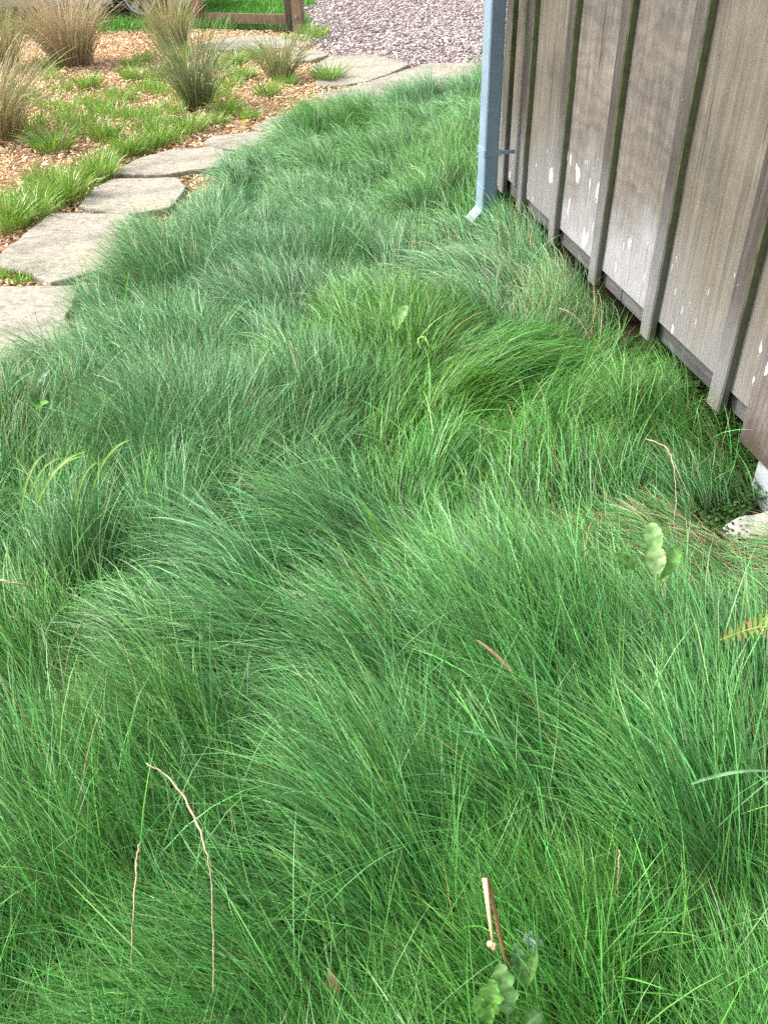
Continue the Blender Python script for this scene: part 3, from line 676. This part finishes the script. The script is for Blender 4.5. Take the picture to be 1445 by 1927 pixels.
for px, py, sc in MAT:
    for q in range(2):
        p = at(px + g.normal(0, 9), py + g.normal(0, 3), .02); n = 85
        an = g.uniform(0, 6.283, n); r = .10 * sc * np.sqrt(g.random(n)); root = np.stack([p[0] + r * np.cos(an), p[1] + r * np.sin(an), np.full(n, .012)], 1)
        col = np.array(GRN)[g.integers(0, 4, n)] * np.exp(g.normal(0, .25, (n, 1)))
        dd = g.random(n) < .12; col[dd] = (.40, .29, .15)
        V, Q, c, P = blades(root, .15 * sc * g.uniform(.45, 1.1, n), an + g.normal(0, .7, n), g.uniform(0, .3, n), g.uniform(.3, 1.5, n), .0055 * g.uniform(.7, 1.2, n), col, 4)
        a.add(V, Q, c)
tag(link('low_sedge', a.mesh('low_sedge'), M['grass']), 'patchy low green sedge spreading between the bark chips', 'ground cover', kind='stuff')

TAN = [(.58, .44, .33), (.62, .50, .39), (.52, .43, .28), (.44, .39, .22), (.30, .34, .16)]
OLV = [(.32, .35, .16), (.44, .41, .23), (.22, .29, .11), (.52, .45, .28)]
DGR = [(.13, .24, .10), (.18, .28, .12), (.24, .32, .15), (.38, .36, .2)]
for px, py, H_, R0, n, spd, cols, lab, sd_ in [
  (138, 122, .92, .20, 1000, .66, TAN, 'biggest straw coloured ornamental grass with pinkish blades, near the car', 1),
  (326, 94, .75, .15, 520, .50, OLV, 'olive and straw ornamental grass in front of the car wheel', 2),
  (372, 205, .74, .11, 520, .60, DGR, 'narrow upright dark green ornamental grass in the middle of the bed', 3),
  (528, 150, .50, .12, 380, .85, OLV + DGR, 'small olive ornamental grass beside the broad flat flagstone', 4),
  (-5, 262, .8, .17, 700, .85, TAN[2:] + OLV, 'straw and green ornamental grass cut by the left edge of the photo', 5),
  (5, 130, .85, .16, 450, .6, OLV, 'thin olive ornamental grass in the upper left corner', 6)]:
    p = at(px, py, .02)
    o = link('ornamental_grass', tuft_mesh('ornamental_grass', n, R0, H_, spd, .0056, cols, .10, .95, 7, sd_), M['straw'])
    o.location = (p[0], p[1], .01); tag(o, lab, 'ornamental grass', 'tall ornamental grasses in the bark bed')

# vivid lawn beyond the fence
n = 60000; x = rng.uniform(-7.5, -.75, n); y = rng.uniform(11.9, 17.5, n)
k = ~((x > -2.3) & (y < 12.3 + .2 * N1(x, y, .4))) & (x < -.85 + .15 * N2(x, y, .6) - .02 * (y - 12)) & (y > 12.15 + .25 * N1(x, y, .7)); x, y = x[k], y[k]; n = len(x)
col = np.array([(.11, .36, .035), (.16, .44, .05), (.09, .28, .03)])[rng.integers(0, 3, n)] * np.exp(rng.normal(0, .25, (n, 1)))
V, Q, c, P = blades(np.stack([x, y, np.zeros(n)], 1), rng.uniform(.06, .2, n), rng.uniform(0, 6.28, n), rng.uniform(0, .3, n), rng.uniform(.3, 1.4, n), rng.uniform(.005, .009, n), col, 3)
tag(link('lawn', np_mesh('lawn', V, Q, None, c), M['grass']), 'vivid green lawn grass beyond the wooden fence', 'grass', kind='stuff')
bumpy('lawn_ground', -9, -.9, 12.1, 22, .3, -.002, .01, M['ground'])

# ------------------------------------------------------------------ wooden fence
fr = at(563, 57, 0); fl = at(377, 52, 0); dv = (fl - fr)[:2]; FL = float(np.linalg.norm(dv))
fence = empty('wooden_fence', (fr[0], fr[1], 0), math.atan2(dv[1], dv[0]))
tag(fence, 'low wooden fence bay with posts and rails at the edge of the lawn', 'fence')
p = lb('post', M['fence'], fence, (-.07, .06, -.045, .055, -.05, 1.15), ch=.006)
mb = MB(); mb.tube([(-.0, .055, .155), (-.0, .066, .155)], .022, 10); mb.build('bolt', M['galv'], p)
# the bolt faces the camera
lb('post', M['fence_dark'], fence, (.065, .16, -.05, .05, -.05, 1.15), ch=.006)
lb('post', M['fence_red'], fence, (FL - .06, FL + .06, -.05, .05, -.05, 1.15), ch=.006)
lb('rail', M['fence'], fence, (.163, FL - .063, -.02, .02, .06, .17), ch=.003)
lb('rail', M['fence'], fence, (.163, FL - .063, -.02, .02, .52, .63), ch=.003)
lb('rail', M['fence'], fence, (.163, FL - .063, -.02, .02, .96, 1.07), ch=.003)

# ------------------------------------------------------------------ car
wc = at(271, 45, 0)
car = empty('parked_car', (wc[0], wc[1], 0), rad(0)); tag(car, 'parked silver blue car on the lawn beyond the bark bed', 'car')
# local x: left is towards the rear of the visible part, wheel at x=0 ; body runs to -x ; camera side is -y
WB = 2.6; y0, y1 = 0.02, 1.70
prof = [(-3.45, .42), (-3.42, .22), (-2.98, .2), (-2.96, .34), (-2.84, .56), (-2.6, .66), (-2.36, .56), (-2.24, .34), (-2.22, .2), (-.38, .2), (-.36, .34), (-.24, .56), (0, .66), (.24, .56), (.36, .34), (.38, .2), (.66, .22), (.74, .42), (.70, .66), (.55, .80), (-.35, .92), (-.95, 1.36), (-1.4, 1.44), (-2.3, 1.42), (-2.95, 1.02), (-3.38, .95)]
mb = MB(); n = len(prof)
ys = [(y0 + .04, .985), (y0, 1.0), (y1, 1.0), (y1 + .04 - .08, .985)]
def ins(p, s_, yy):
    z = p[1]; tuck = max(0, (z - .9)) * .35
    return (p[0] * 1.0, yy + (tuck if yy < .8 else -tuck), z)
lay = [y0, y1]
mb.add([ins(p, 1, yy) for yy in lay for p in prof], [tuple(range(n))[::-1], tuple(range(n, 2 * n))] + [(i, (i + 1) % n, n + (i + 1) % n, n + i) for i in range(n)])
body = mb.build('body', M['paint_car'], car)
lb('sill_trim', M['plastic'], car, (-2.2, -.4, y0 - .012, y0 + .05, .17, .25), ch=.004)
for q in ([(-.98, 1.30), (-.47, .95), (-1.42, .95), (-1.42, 1.37)], [(-1.5, 1.38), (-1.5, .95), (-2.2, .95), (-2.2, 1.36)]):
    for side in (0, 1):
        mb = MB(); n = len(q)
        mb.add([(a_, e_ + ins((a_, b_), 1, lay[side])[1], b_) for e_ in (-.006, .006) for a_, b_ in q],
               [tuple(range(n))[::-1], tuple(range(n, 2 * n))] + [(i, (i + 1) % n, n + (i + 1) % n, n + i) for i in range(n)])
        mb.build('side_window', M['glass'], car)
for q0 in (y0 + .1, y1 - .4): lb('headlight', M['lamp_clear'], car, (.60, .722, q0, q0 + .3, .58, .7), ch=.01)
for q0 in (y0 + .05, y1 - .3): lb('tail_lamp', M['lamp_red'], car, (-3.45, -3.38, q0, q0 + .25, .7, .85), ch=.01)
lb('underbody', M['plastic'], car, (-3.3, .6, y0 + .26, y1 - .26, .16, .6))
lb('door_handle', M['plastic'], car, (-1.35, -1.2, y0 - .02, y0 + .005, .84, .87)); lb('door_handle', M['plastic'], car, (-2.1, -1.95, y0 - .02, y0 + .005, .84, .87))
def wheel(x, yc, sgn):
    we = empty('wheel', (x, yc, .318)); we.parent = car
    mb = MB(); k = 40; pr = [(-.09, .21), (-.10, .27), (-.085, .305), (-.06, .318), (.06, .318), (.085, .305), (.10, .27), (.09, .21)]
    vs = [(r_ * math.cos(2 * math.pi * j / k), yy, r_ * math.sin(2 * math.pi * j / k)) for yy, r_ in pr for j in range(k)]
    mb.add(vs, [(i * k + j, i * k + (j + 1) % k, (i + 1) * k + (j + 1) % k, (i + 1) * k + j) for i in range(7) for j in range(k)])
    mb.build('tyre', M['tyre'], we, smooth=True)
    mb = MB(); pr = [(sgn * .088, .214), (sgn * .096, .205), (sgn * .088, .188), (sgn * .0, .18), (sgn * -.02, .0)]
    vs = [(r_ * math.cos(2 * math.pi * j / k), yy, r_ * math.sin(2 * math.pi * j / k)) for yy, r_ in pr[:4] for j in range(k)]
    mb.add(vs, [(i * k + j, i * k + (j + 1) % k, (i + 1) * k + (j + 1) % k, (i + 1) * k + j) for i in range(3) for j in range(k)])
    for s_ in range(5):
        t0 = 2 * math.pi * s_ / 5 + .3
        for dt in (-.17, .17):
            t1 = t0 + dt; c0, s0 = math.cos(t0 + dt * .6), math.sin(t0 + dt * .6); c1, s1 = math.cos(t1), math.sin(t1)
            px_, pz_ = -s1 * .016, c1 * .016
            q = [(.04 * c0 - px_, .04 * s0 - pz_), (.192 * c1 - px_ * 1.5, .192 * s1 - pz_ * 1.5), (.192 * c1 + px_ * 1.5, .192 * s1 + pz_ * 1.5), (.04 * c0 + px_, .04 * s0 + pz_)]
            mb.add([(a_, sgn * .085, b_) for a_, b_ in q] + [(a_, sgn * .055, b_) for a_, b_ in q], [(0, 1, 2, 3), (7, 6, 5, 4), (0, 4, 5, 1), (1, 5, 6, 2), (2, 6, 7, 3), (3, 7, 4, 0)])
    mb.tube([(0, sgn * .04, 0), (0, sgn * .092, 0)], .045, 20)
    mb.build('rim', M['rim'], we, smooth=False)
    mb = MB(); mb.tube([(0, -sgn * .02, 0), (0, sgn * .015, 0)], .15, 30); mb.build('brake_disc', M['plastic'], we)
for x in (0, -WB):
    wheel(x, y0 + .10, -1); wheel(x, y1 - .10, 1)

# ------------------------------------------------------------------ broad leaves, weeds, stems
def leaf_arr(base, head, L, W, a0, a1, col, lobes=0, depth=0., seg=26, across=8, fold=.25, tip='round', seed=0, wob=.02, stalk=.18):
    g = np.random.default_rng(seed); t = np.linspace(0, 1, seg + 1); a = a0 + (a1 - a0) * t
    d = np.stack([np.sin(a) * math.cos(head), np.sin(a) * math.sin(head), np.cos(a)], 1) * (L / seg)
    P = np.cumsum(np.vstack([[0, 0, 0], d[:-1]]), 0) + np.array(base); side = np.array([-math.sin(head), math.cos(head), 0])
    T = d / np.linalg.norm(d, axis=1, keepdims=True); nr = np.cross(T, side)
    tt_ = np.clip((t - stalk) / (1 - stalk), 0, 1)
    if tip == 'round': wv = np.sin(np.pi * tt_ ** .75) ** .6 * (t > stalk)
    else: wv = np.sin(np.pi * tt_ ** .6) * (t > stalk)
    if lobes: wv = wv * (1 - depth * (.5 + .5 * np.cos(2 * math.pi * lobes * tt_)) * (tt_ < .85))
    wv = np.maximum(wv * W / 2, .0016); wv[-1] = .0008
    u = np.linspace(-1, 1, across + 1); ph1, ph2 = g.uniform(0, 6, 2)
    rip = wob * W * np.sin(t * 17 + ph1)[:, None] * (np.abs(u)[None]) * np.sign(u)[None] + wob * W * .6 * np.sin(t * 29 + ph2)[:, None] * np.abs(u)[None]
    V = P[:, None] + side[None, None] * (wv[:, None] * u[None])[..., None] + nr[:, None] * ((-fold * np.abs(u)[None] * wv[:, None]) + rip * (wv / (W / 2))[:, None])[..., None] * -1
    n1 = across + 1; i, j = np.meshgrid(np.arange(seg), np.arange(across), indexing='ij'); b = (i * n1 + j).ravel()
    Q = np.stack([b, b + 1, b + n1 + 1, b + n1], 1)
    c = np.tile(np.array(col), (len(t), n1, 1)); mid = np.abs(u) < .05
    c[:, mid] = c[:, mid] * .6 + np.array([.28, .34, .18]) * .5
    vein = (np.sin(t[:, None] * 46 - np.abs(u)[None] * 5) > .8); c[vein] = c[vein] * .8 + np.array([.08, .1, .04])
    return V.reshape(-1, 3), Q, c.reshape(-1, 3)
def weed(name, leaves, label, cat, rz_=.03):
    """each leaf: base pixel, tip pixel, base height, tip height, width, colour, options; the blade arches and faces up and outwards"""
    b0 = at(leaves[0][0], leaves[0][1], leaves[0][4]); root = empty(name, (b0[0], b0[1], 0)); tag(root, label, cat); L0 = np.array([b0[0], b0[1], 0])
    for k, (bx, by, tx, ty, h0, h1, W, col, kw) in enumerate(leaves):
        g = np.random.default_rng(k + int(bx)); A = at(bx, by, h0 + rz_); B = at(tx, ty, h1 + rz_); n = 24; nu = 8; t = np.linspace(0, 1, n + 1)
        Ln = np.linalg.norm(B - A); mid = (A + B) / 2 + np.array([0, 0, Ln * kw.get('bend', .22)])
        P = A * ((1 - t) ** 2)[:, None] + 2 * mid * (t * (1 - t))[:, None] + B * (t ** 2)[:, None]
        T = np.gradient(P, axis=0); T /= np.linalg.norm(T, axis=1, keepdims=True)
        fac = np.array([kw.get('fx', -.25), -.5, .8]); sd_ = np.cross(T, fac); sd_ /= np.linalg.norm(sd_, axis=1, keepdims=True); up = np.cross(sd_, T)
        st = kw.get('stalk', .2); q = np.clip((t - st) / (1 - st), 0, 1); wv = (np.sin(np.pi * q ** kw.get('pw', .85)) ** .55) * (t > st)
        lb_, dp = kw.get('lobes', 0), kw.get('depth', .3)
        if lb_: wv = wv * (1 - dp * (.5 + .5 * np.cos(2 * math.pi * lb_ * q + 2.2)) * (q < .9))
        ser = 1 + .05 * np.sin(q * 60 + g.uniform(0, 6)); wv = np.maximum(wv * ser * W / 2, .0014); wv[-1] = .0006
        u = np.linspace(-1, 1, nu + 1); ph1, ph2 = g.uniform(0, 6, 2); au = np.abs(u)[None]
        hgt = -.30 * au ** 1.5 * -1 * wv[:, None] + .05 * W * np.sin(t * 24 + ph1)[:, None] * au * np.sign(u)[None] + .013 * W * np.sin(t[:, None] * 50 - au * 6)
        hgt = hgt * np.minimum(1, wv / (W * .3))[:, None]
        V = P[:, None] + sd_[:, None] * (wv[:, None] * u[None])[..., None] + up[:, None] * hgt[..., None]
        i_, j_ = np.meshgrid(np.arange(n), np.arange(nu), indexing='ij'); b = (i_ * (nu + 1) + j_).ravel(); Q = np.stack([b, b + 1, b + nu + 2, b + nu + 1], 1)
        c = np.tile(np.array(col), (n + 1, nu + 1, 1)); c = c * (1 + .07 * np.sin(t[:, None] * 50 - au * 6))[..., None] * np.exp(g.normal(0, .08, (n + 1, nu + 1, 1)))
        c[:, nu // 2] = c[:, nu // 2] * .5 + np.array([.34, .42, .22]) * .5
        if kw.get('brown'): m_ = (au > .8) & (q[:, None] > .4) & (g.random((n + 1, nu + 1)) < .5); c[m_] = np.array([.35, .24, .08])
        link('leaf', np_mesh('leaf', V.reshape(-1, 3) - L0, Q, None, c.reshape(-1, 3)), M['leaf'], root)
LG = (.20, .45, .10); LG2 = (.27, .50, .17); LG3 = (.13, .33, .06)
weed('broadleaf_weed', [(1232, 1112, 1232, 1026, .27, .335, .041, (.30, .50, .19), {'stalk': .3, 'brown': 1}), (1229, 1092, 1226, 983, .27, .36, .038, LG2, {'stalk': .38}),
     (1236, 1108, 1279, 1027, .27, .335, .033, LG, {'stalk': .28, 'fx': .1}), (1205, 1086, 1152, 1045, .27, .31, .028, LG3, {'stalk': .25}), (1238, 1096, 1264, 1074, .28, .30, .015, LG, {'stalk': .1})],
     'broad leaved weed with four oval leaves standing right of centre near the shed footing', 'weed')
weed('broadleaf_weed', [(744, 622, 768, 576, .2, .29, .05, LG2, {'lobes': 2, 'depth': .25}), (744, 614, 722, 591, .2, .27, .038, LG2, {'stalk': .05}), (738, 614, 692, 598, .2, .26, .030, LG2, {'lobes': 3}),
     (746, 624, 760, 602, .2, .26, .03, LG, {'stalk': .1})], 'pale broad leaved weed poking out of the grass below the downspout', 'weed')
weed('dandelion_plant', [(956, 1925, 940, 1813, .25, .33, .040, (.20, .42, .14), {'lobes': 3, 'depth': .35, 'stalk': .15}), (920, 1925, 928, 1843, .25, .33, .036, LG, {'lobes': 2, 'depth': .45, 'stalk': .2}),
     (922, 1922, 893, 1874, .25, .30, .028, LG, {'lobes': 2, 'depth': .35, 'stalk': .1}), (918, 1932, 925, 1893, .25, .30, .013, LG, {'stalk': .1}), (962, 1935, 964, 1893, .22, .27, .024, (.09, .24, .05), {'lobes': 2, 'depth': .3}),
     (990, 1862, 968, 1774, .18, .25, .026, (.12, .28, .11), {'lobes': 2}), (990, 1862, 1009, 1788, .2, .29, .013, (.24, .46, .13), {'stalk': .1}), (985, 1935, 1020, 1905, .22, .25, .03, (.10, .24, .07), {'lobes': 2})],
     'dandelion plant with lobed leaves at the bottom edge below the pale cane', 'weed')
weed('grey_leaf_weed', [(50, 742, 24, 704, .16, .24, .034, (.15, .30, .14), {'lobes': 3}), (55, 742, 55, 702, .16, .24, .032, (.15, .30, .14), {'lobes': 3}), (64, 738, 95, 697, .16, .23, .036, (.16, .30, .15), {'lobes': 3})],
     'faint grey green lobed weed sunk in the grass near the left edge', 'weed')
weed('small_weed', [(76, 776, 60, 754, .2, .25, .02, (.18, .46, .06), {'stalk': .1, 'lobes': 2}), (72, 774, 92, 757, .2, .25, .018, (.18, .46, .06), {'stalk': .1}), (74, 775, 72, 764, .2, .24, .018, (.18, .46, .06), {'stalk': .1})],
     'small bright green weed below the faint grey green weed', 'weed')

# broad grass blades
def broad_blades(name, items, label, cat='grass blade', group=None, mat='leaf', each=False):
    root = None
    if not each: root = empty(name, tuple(at(items[0][0], items[0][1], .1)[:2]) + (0,)); tag(root, label, cat, group)
    for i, (bx, by, tx, ty, h0, h1, W, col, bend) in enumerate(items):
        # from base pixel at height h0 to tip pixel at height h1, arching
        A = at(bx, by, h0); B = at(tx, ty, h1); n = 16; t = np.linspace(0, 1, n + 1)[:, None]
        mid = (A + B) / 2 + np.array([0, 0, bend]); P = A * (1 - t) ** 2 + 2 * mid * t * (1 - t) + B * t ** 2
        T = np.gradient(P, axis=0); T /= np.linalg.norm(T, axis=1, keepdims=True)
        view = np.array([0, -.55, .83]); sd_ = np.cross(T, view); sd_ /= np.linalg.norm(sd_, axis=1, keepdims=True)
        wv = (W / 2) * np.minimum(1, .6 + 2 * t) * np.sqrt(np.clip(1 - t ** 3, 0.002, 1))
        up = np.cross(sd_, T)
        V = np.stack([P - sd_ * wv + up * wv * .35, P, P + sd_ * wv + up * wv * .35], 1)
        b = (np.arange(n) * 3)[:, None] + np.array([0, 1])[None]; b = b.ravel(); Q = np.stack([b, b + 1, b + 4, b + 3], 1)
        c = np.tile(np.array(col), (n + 1, 3, 1)); V = V.reshape(-1, 3)
        if root is not None: V = V - np.array(root.location)
        o = link('blade' if root is not None else name, np_mesh('blade', V, Q, None, c.reshape(-1, 3)), M[mat], root)
        if root is None: tag(o, label, cat, group)
    return root
YG = (.33, .55, .12)
broad_blades('wide_bladed_grass', [(40, 965, 92, 852, .25, .35, .0075, YG, .07), (55, 940, 120, 862, .25, .34, .006, YG, .06), (70, 950, 165, 850, .25, .36, .009, YG, .07), (80, 930, 166, 858, .25, .34, .006, YG, .06)],
             'arching wide yellow green grass blades nearest the left edge')
broad_blades('wide_bladed_grass', [(142, 955, 190, 868, .25, .34, .006, YG, .06), (176, 915, 250, 827, .25, .36, .007, YG, .06)], 'pair of arching wide grass blades right of the leftmost group')
broad_blades('wide_grass_blade', [(272, 935, 287, 840, .25, .33, .0065, (.14, .40, .05), .03)], 'single upright wide green grass blade right of the arching blades', each=True)
broad_blades('wide_grass_blade', [(718, 1020, 679, 940, .25, .33, .0095, (.20, .46, .07), .02)], 'short wide bright green blade in the middle of the grass', each=True)
broad_blades('wide_grass_blade', [(236, 570, 244, 510, .14, .25, .010, (.18, .46, .06), .02)], 'upright bright green blade behind the near left flagstones', each=True)
broad_blades('wide_grass_blade', [(970, 1408, 868, 1376, .31, .35, .0055, (.22, .48, .24), .02)], 'long pale flat blade crossing the grass right of centre', each=True)
broad_blades('wide_grass_blade', [(1300, 1475, 1455, 1452, .29, .33, .0055, (.22, .46, .22), .03)], 'pale blade reaching the right edge of the photo', each=True)
broad_blades('dry_straw', [(962, 1262, 895, 1203, .28, .30, .0055, (.42, .25, .14), .01)], 'dead reddish brown blade lying on the grass right of centre', 'straw', each=True)

# seed stems
def stem(name, pts, r, mat, label, cat, parent=None):
    P = [Vector(at(*p)) for p in pts]
    # smooth (Catmull-Rom)
    Q = []
    for i in range(len(P) - 1):
        a_, b_, c_, d_ = P[max(i - 1, 0)], P[i], P[i + 1], P[min(i + 2, len(P) - 1)]
        for k in range(6):
            t = k / 6; Q.append(.5 * ((2 * b_) + (c_ - a_) * t + (2 * a_ - 5 * b_ + 4 * c_ - d_) * t * t + (3 * b_ - a_ - 3 * c_ + d_) * t ** 3))
    Q.append(P[-1]); n = len(Q); rr = r if callable(r) else (lambda t: r)
    Q = [q + Vector([random.uniform(-.0016, .0016) for _ in range(3)]) for q in Q]
    mb = MB(); mb.tube(Q, [rr(i / (n - 1)) * random.uniform(.75, 1.25) for i in range(n)], 6); o = mb.build(name, M[mat], parent, smooth=True)
    if label: tag(o, label, cat)
    return o
seedy = lambda t: .0009 if t < .42 else (.0009 + .0010 * math.sin(math.pi * min(1, (t - .42) / .58)) ** .6 * (1 + .15 * math.sin(t * 90)))
M['dry'] = simple('dry_stem', (.48, .36, .25), .6, .3, 0, 60, 0, .7, 1.3)
stem('seed_stem', [(403, 1870, .25), (401, 1760, .29), (396, 1650, .32), (385, 1590, .335), (355, 1515, .34), (322, 1468, .35), (278, 1437, .36)], seedy, 'dry', 'tall dry seed stem bent over to the left in the foreground', 'stem')
stem('seed_stem', [(249, 1830, .25), (250, 1760, .28), (254, 1680, .30), (258, 1620, .31), (265, 1585, .33)], seedy, 'dry', 'straight pinkish dry seed stem at the lower left', 'stem')
stem('seed_stem', [(1266, 1000, .16), (1271, 930, .22), (1265, 870, .26), (1250, 840, .28), (1212, 826, .28)], seedy, 'dry', 'dry seed stem curving left above the broad leaved weed', 'stem')
stem('seed_stem', [(1110, 640, .12), (1095, 610, .17), (1075, 590, .2), (1052, 580, .21)], .0018, 'dry', 'pale bent seed stem near the dark gap under the wall', 'stem')
stem('twig', [(-20, 1086, .29), (20, 1096, .29), (56, 1103, .27)], .0022, 'dry', 'thin pale twig lying on the grass at the left edge', 'twig')
stem('seed_stem', [(1163, 1690, .18), (1162, 1640, .22), (1165, 1598, .25)], .0016, 'dry', 'short brown seed stem at the lower right', 'stem')
M['looped'] = simple('light_green_stem', (.28, .50, .12), .45, .4, 0, 30, 0, .9, 1.1, transl=.2)
stem('looped_stem', [(814, 668, .22), (808, 652, .26), (800, 637, .28), (791, 635, .28), (788, 643, .27), (793, 657, .25)], .004, 'looped', 'bright green looped stem in the vivid grass below the pale weed', 'stem')
# extra scattered dry seed heads
# broken cane: two pieces hinged at the top
cane = empty('broken_cane', tuple(at(925, 1790, .2)[:2]) + (0,)); tag(cane, 'broken pale cane standing in the grass at the bottom', 'cane')
L0 = Vector(cane.location)
def cane_piece(name, pts, r0, r1, mat):
    P = [Vector(at(*p)) - L0 for p in pts]; mb = MB(); mb.tube(P, [r0 + (r1 - r0) * i / (len(P) - 1) for i in range(len(P))], 10); return mb.build(name, M[mat], cane, smooth=True)
cane_piece('cane_piece', [(927, 1772, .285), (919, 1710, .30), (912, 1652, .32)], .0026, .0042, 'cane')
cane_piece('cane_piece', [(958, 1830, .235), (943, 1770, .27), (928, 1700, .295), (918, 1655, .315)], .0038, .0026, 'cane_brown')
p = Vector(at(926, 1780, .283)) - L0; lump('frayed_end', p.x, p.y, p.z, .0062, .0058, .0075, M['cane'], 9, cane, 8, .35)
# stone and debris
p = at(1006, 1772, .15); tag(lump('pebble', p[0], p[1], .15, .017, .014, .016, M['pebble'], 5, None, 12, .3), 'grey pebble half hidden in the grass beside the cane', 'stone')

# fern frond at the right edge
fe = empty('fern', tuple(at(1450, 1185, .24)[:2]) + (0,)); tag(fe, 'yellowing fern frond at the right edge of the photo', 'fern')
A = at(1352, 1206, .23); B = at(1490, 1182, .29); L0 = np.array(fe.location)
mb = MB(); pts = [A * (1 - t) + B * t + np.array([0, 0, .02 * math.sin(math.pi * t)]) - L0 for t in np.linspace(0, 1, 9)]
mb.tube([tuple(p_) for p_ in pts], .0014, 5); mb.build('frond_stem', simple('fern_stem', (.3, .3, .08), .6), fe)
acc2 = Acc(); dirh = math.atan2((B - A)[1], (B - A)[0]); k = 13
for i in range(1, k):
    t = i / k; p_ = A * (1 - t) + B * t + np.array([0, 0, .02 * math.sin(math.pi * t)]) - L0
    for sg in (1, -1):
        col = (.30, .40, .07) if (i * 7 + sg) % 4 else (.42, .24, .07)
        V, Q, c = leaf_arr(p_, dirh + sg * 1.45, .008 + .034 * min(1, .3 + t), .008, 1.25, 1.6, col, seg=8, across=2, tip='point', fold=.2, stalk=.0, seed=i)
        acc2.add(V, Q, c)
link('pinnae', acc2.mesh('pinnae'), M['leaf'], fe)

# creeping plants at the foot of the wall
n = 42000; tt_ = rng.uniform(1.5, 3.4, n); nn = rng.uniform(-.35, .34, n); x = P2[0] + WD[0] * tt_ + WN[0] * nn; y = P2[1] + WD[1] * tt_ + WN[1] * nn
k = ((nn < .2 + .1 * N1(x, y, .3)) | ((x - 1.0) ** 2 + (y - 1.78) ** 2 < .17 ** 2)) & ~((np.hypot(x - fp[0] - .05, y - fp[1]) < .095 + .03 * N2(x, y, .05)))
x, y = x[k], y[k]; n = len(x); z = .012 + .035 * rng.random(n) + .025 * N2(x, y, .15)
hd = rng.uniform(0, 6.28, n); s_ = rng.uniform(.003, .0065, n); til = rng.normal(0, .45, n)
ang = np.linspace(0, 2 * math.pi, 7)[:-1]; hx = np.cos(ang)[None] * s_[:, None]; hy = np.sin(ang)[None] * s_[:, None] * .85
V = np.stack([hx * np.cos(til)[:, None], hy, hx * np.sin(til)[:, None]], 2)
X_ = V[..., 0] * np.cos(hd)[:, None] - V[..., 1] * np.sin(hd)[:, None]; Y_ = V[..., 0] * np.sin(hd)[:, None] + V[..., 1] * np.cos(hd)[:, None]
V = np.stack([X_ + x[:, None], Y_ + y[:, None], V[..., 2] + z[:, None]], 2)
Q = np.concatenate([np.array([[0, 1, 2, 3]]) + (np.arange(n) * 6)[:, None], np.array([[0, 3, 4, 5]]) + (np.arange(n) * 6)[:, None]])
col = np.repeat(np.array([(.04, .12, .022), (.06, .16, .03), (.03, .08, .018), (.10, .20, .04)])[rng.integers(0, 4, n)] * np.exp(rng.normal(0, .2, (n, 1))), 6, 0)  # dark green plants; weak light by the wall is also put into these tints
tag(link('creeping_plants', np_mesh('creeping_plants', V.reshape(-1, 3), Q, None, col), M['leaf']), 'tiny leaved dark green creeping plants at the foot of the shed', 'ground cover', kind='stuff')

p = at(632, 1880, .16); V, Q, c = leaf_arr((0, 0, .16), 1.9, .045, .022, .6, 1.5, (.26, .19, .09), tip='point', stalk=.1, seed=4)
o = link('dead_leaf', np_mesh('dead_leaf', V, Q, None, c), M['leaf']); o.location = (p[0], p[1], 0); tag(o, 'brown dead leaf sunk in the grass at the bottom edge', 'leaf')
# fallen leaves on the bark
for px, py, lab, cc in ((183, 255, 'orange fallen leaf on the bark in front of the sedge', (.65, .33, .13)), (457, 236, 'yellow orange fallen leaf beside the sixth flagstone', (.65, .38, .08))):
    p = at(px, py, .04); V, Q, c = leaf_arr((0, 0, .05), 1.2, .09, .06, 1.2, 1.6, cc, tip='point', stalk=.05, seed=px)
    o = link('fallen_leaf', np_mesh('fallen_leaf', V, Q, None, c), M['leaf']); o.location = (p[0], p[1], 0); tag(o, lab, 'leaf', 'fallen leaves')
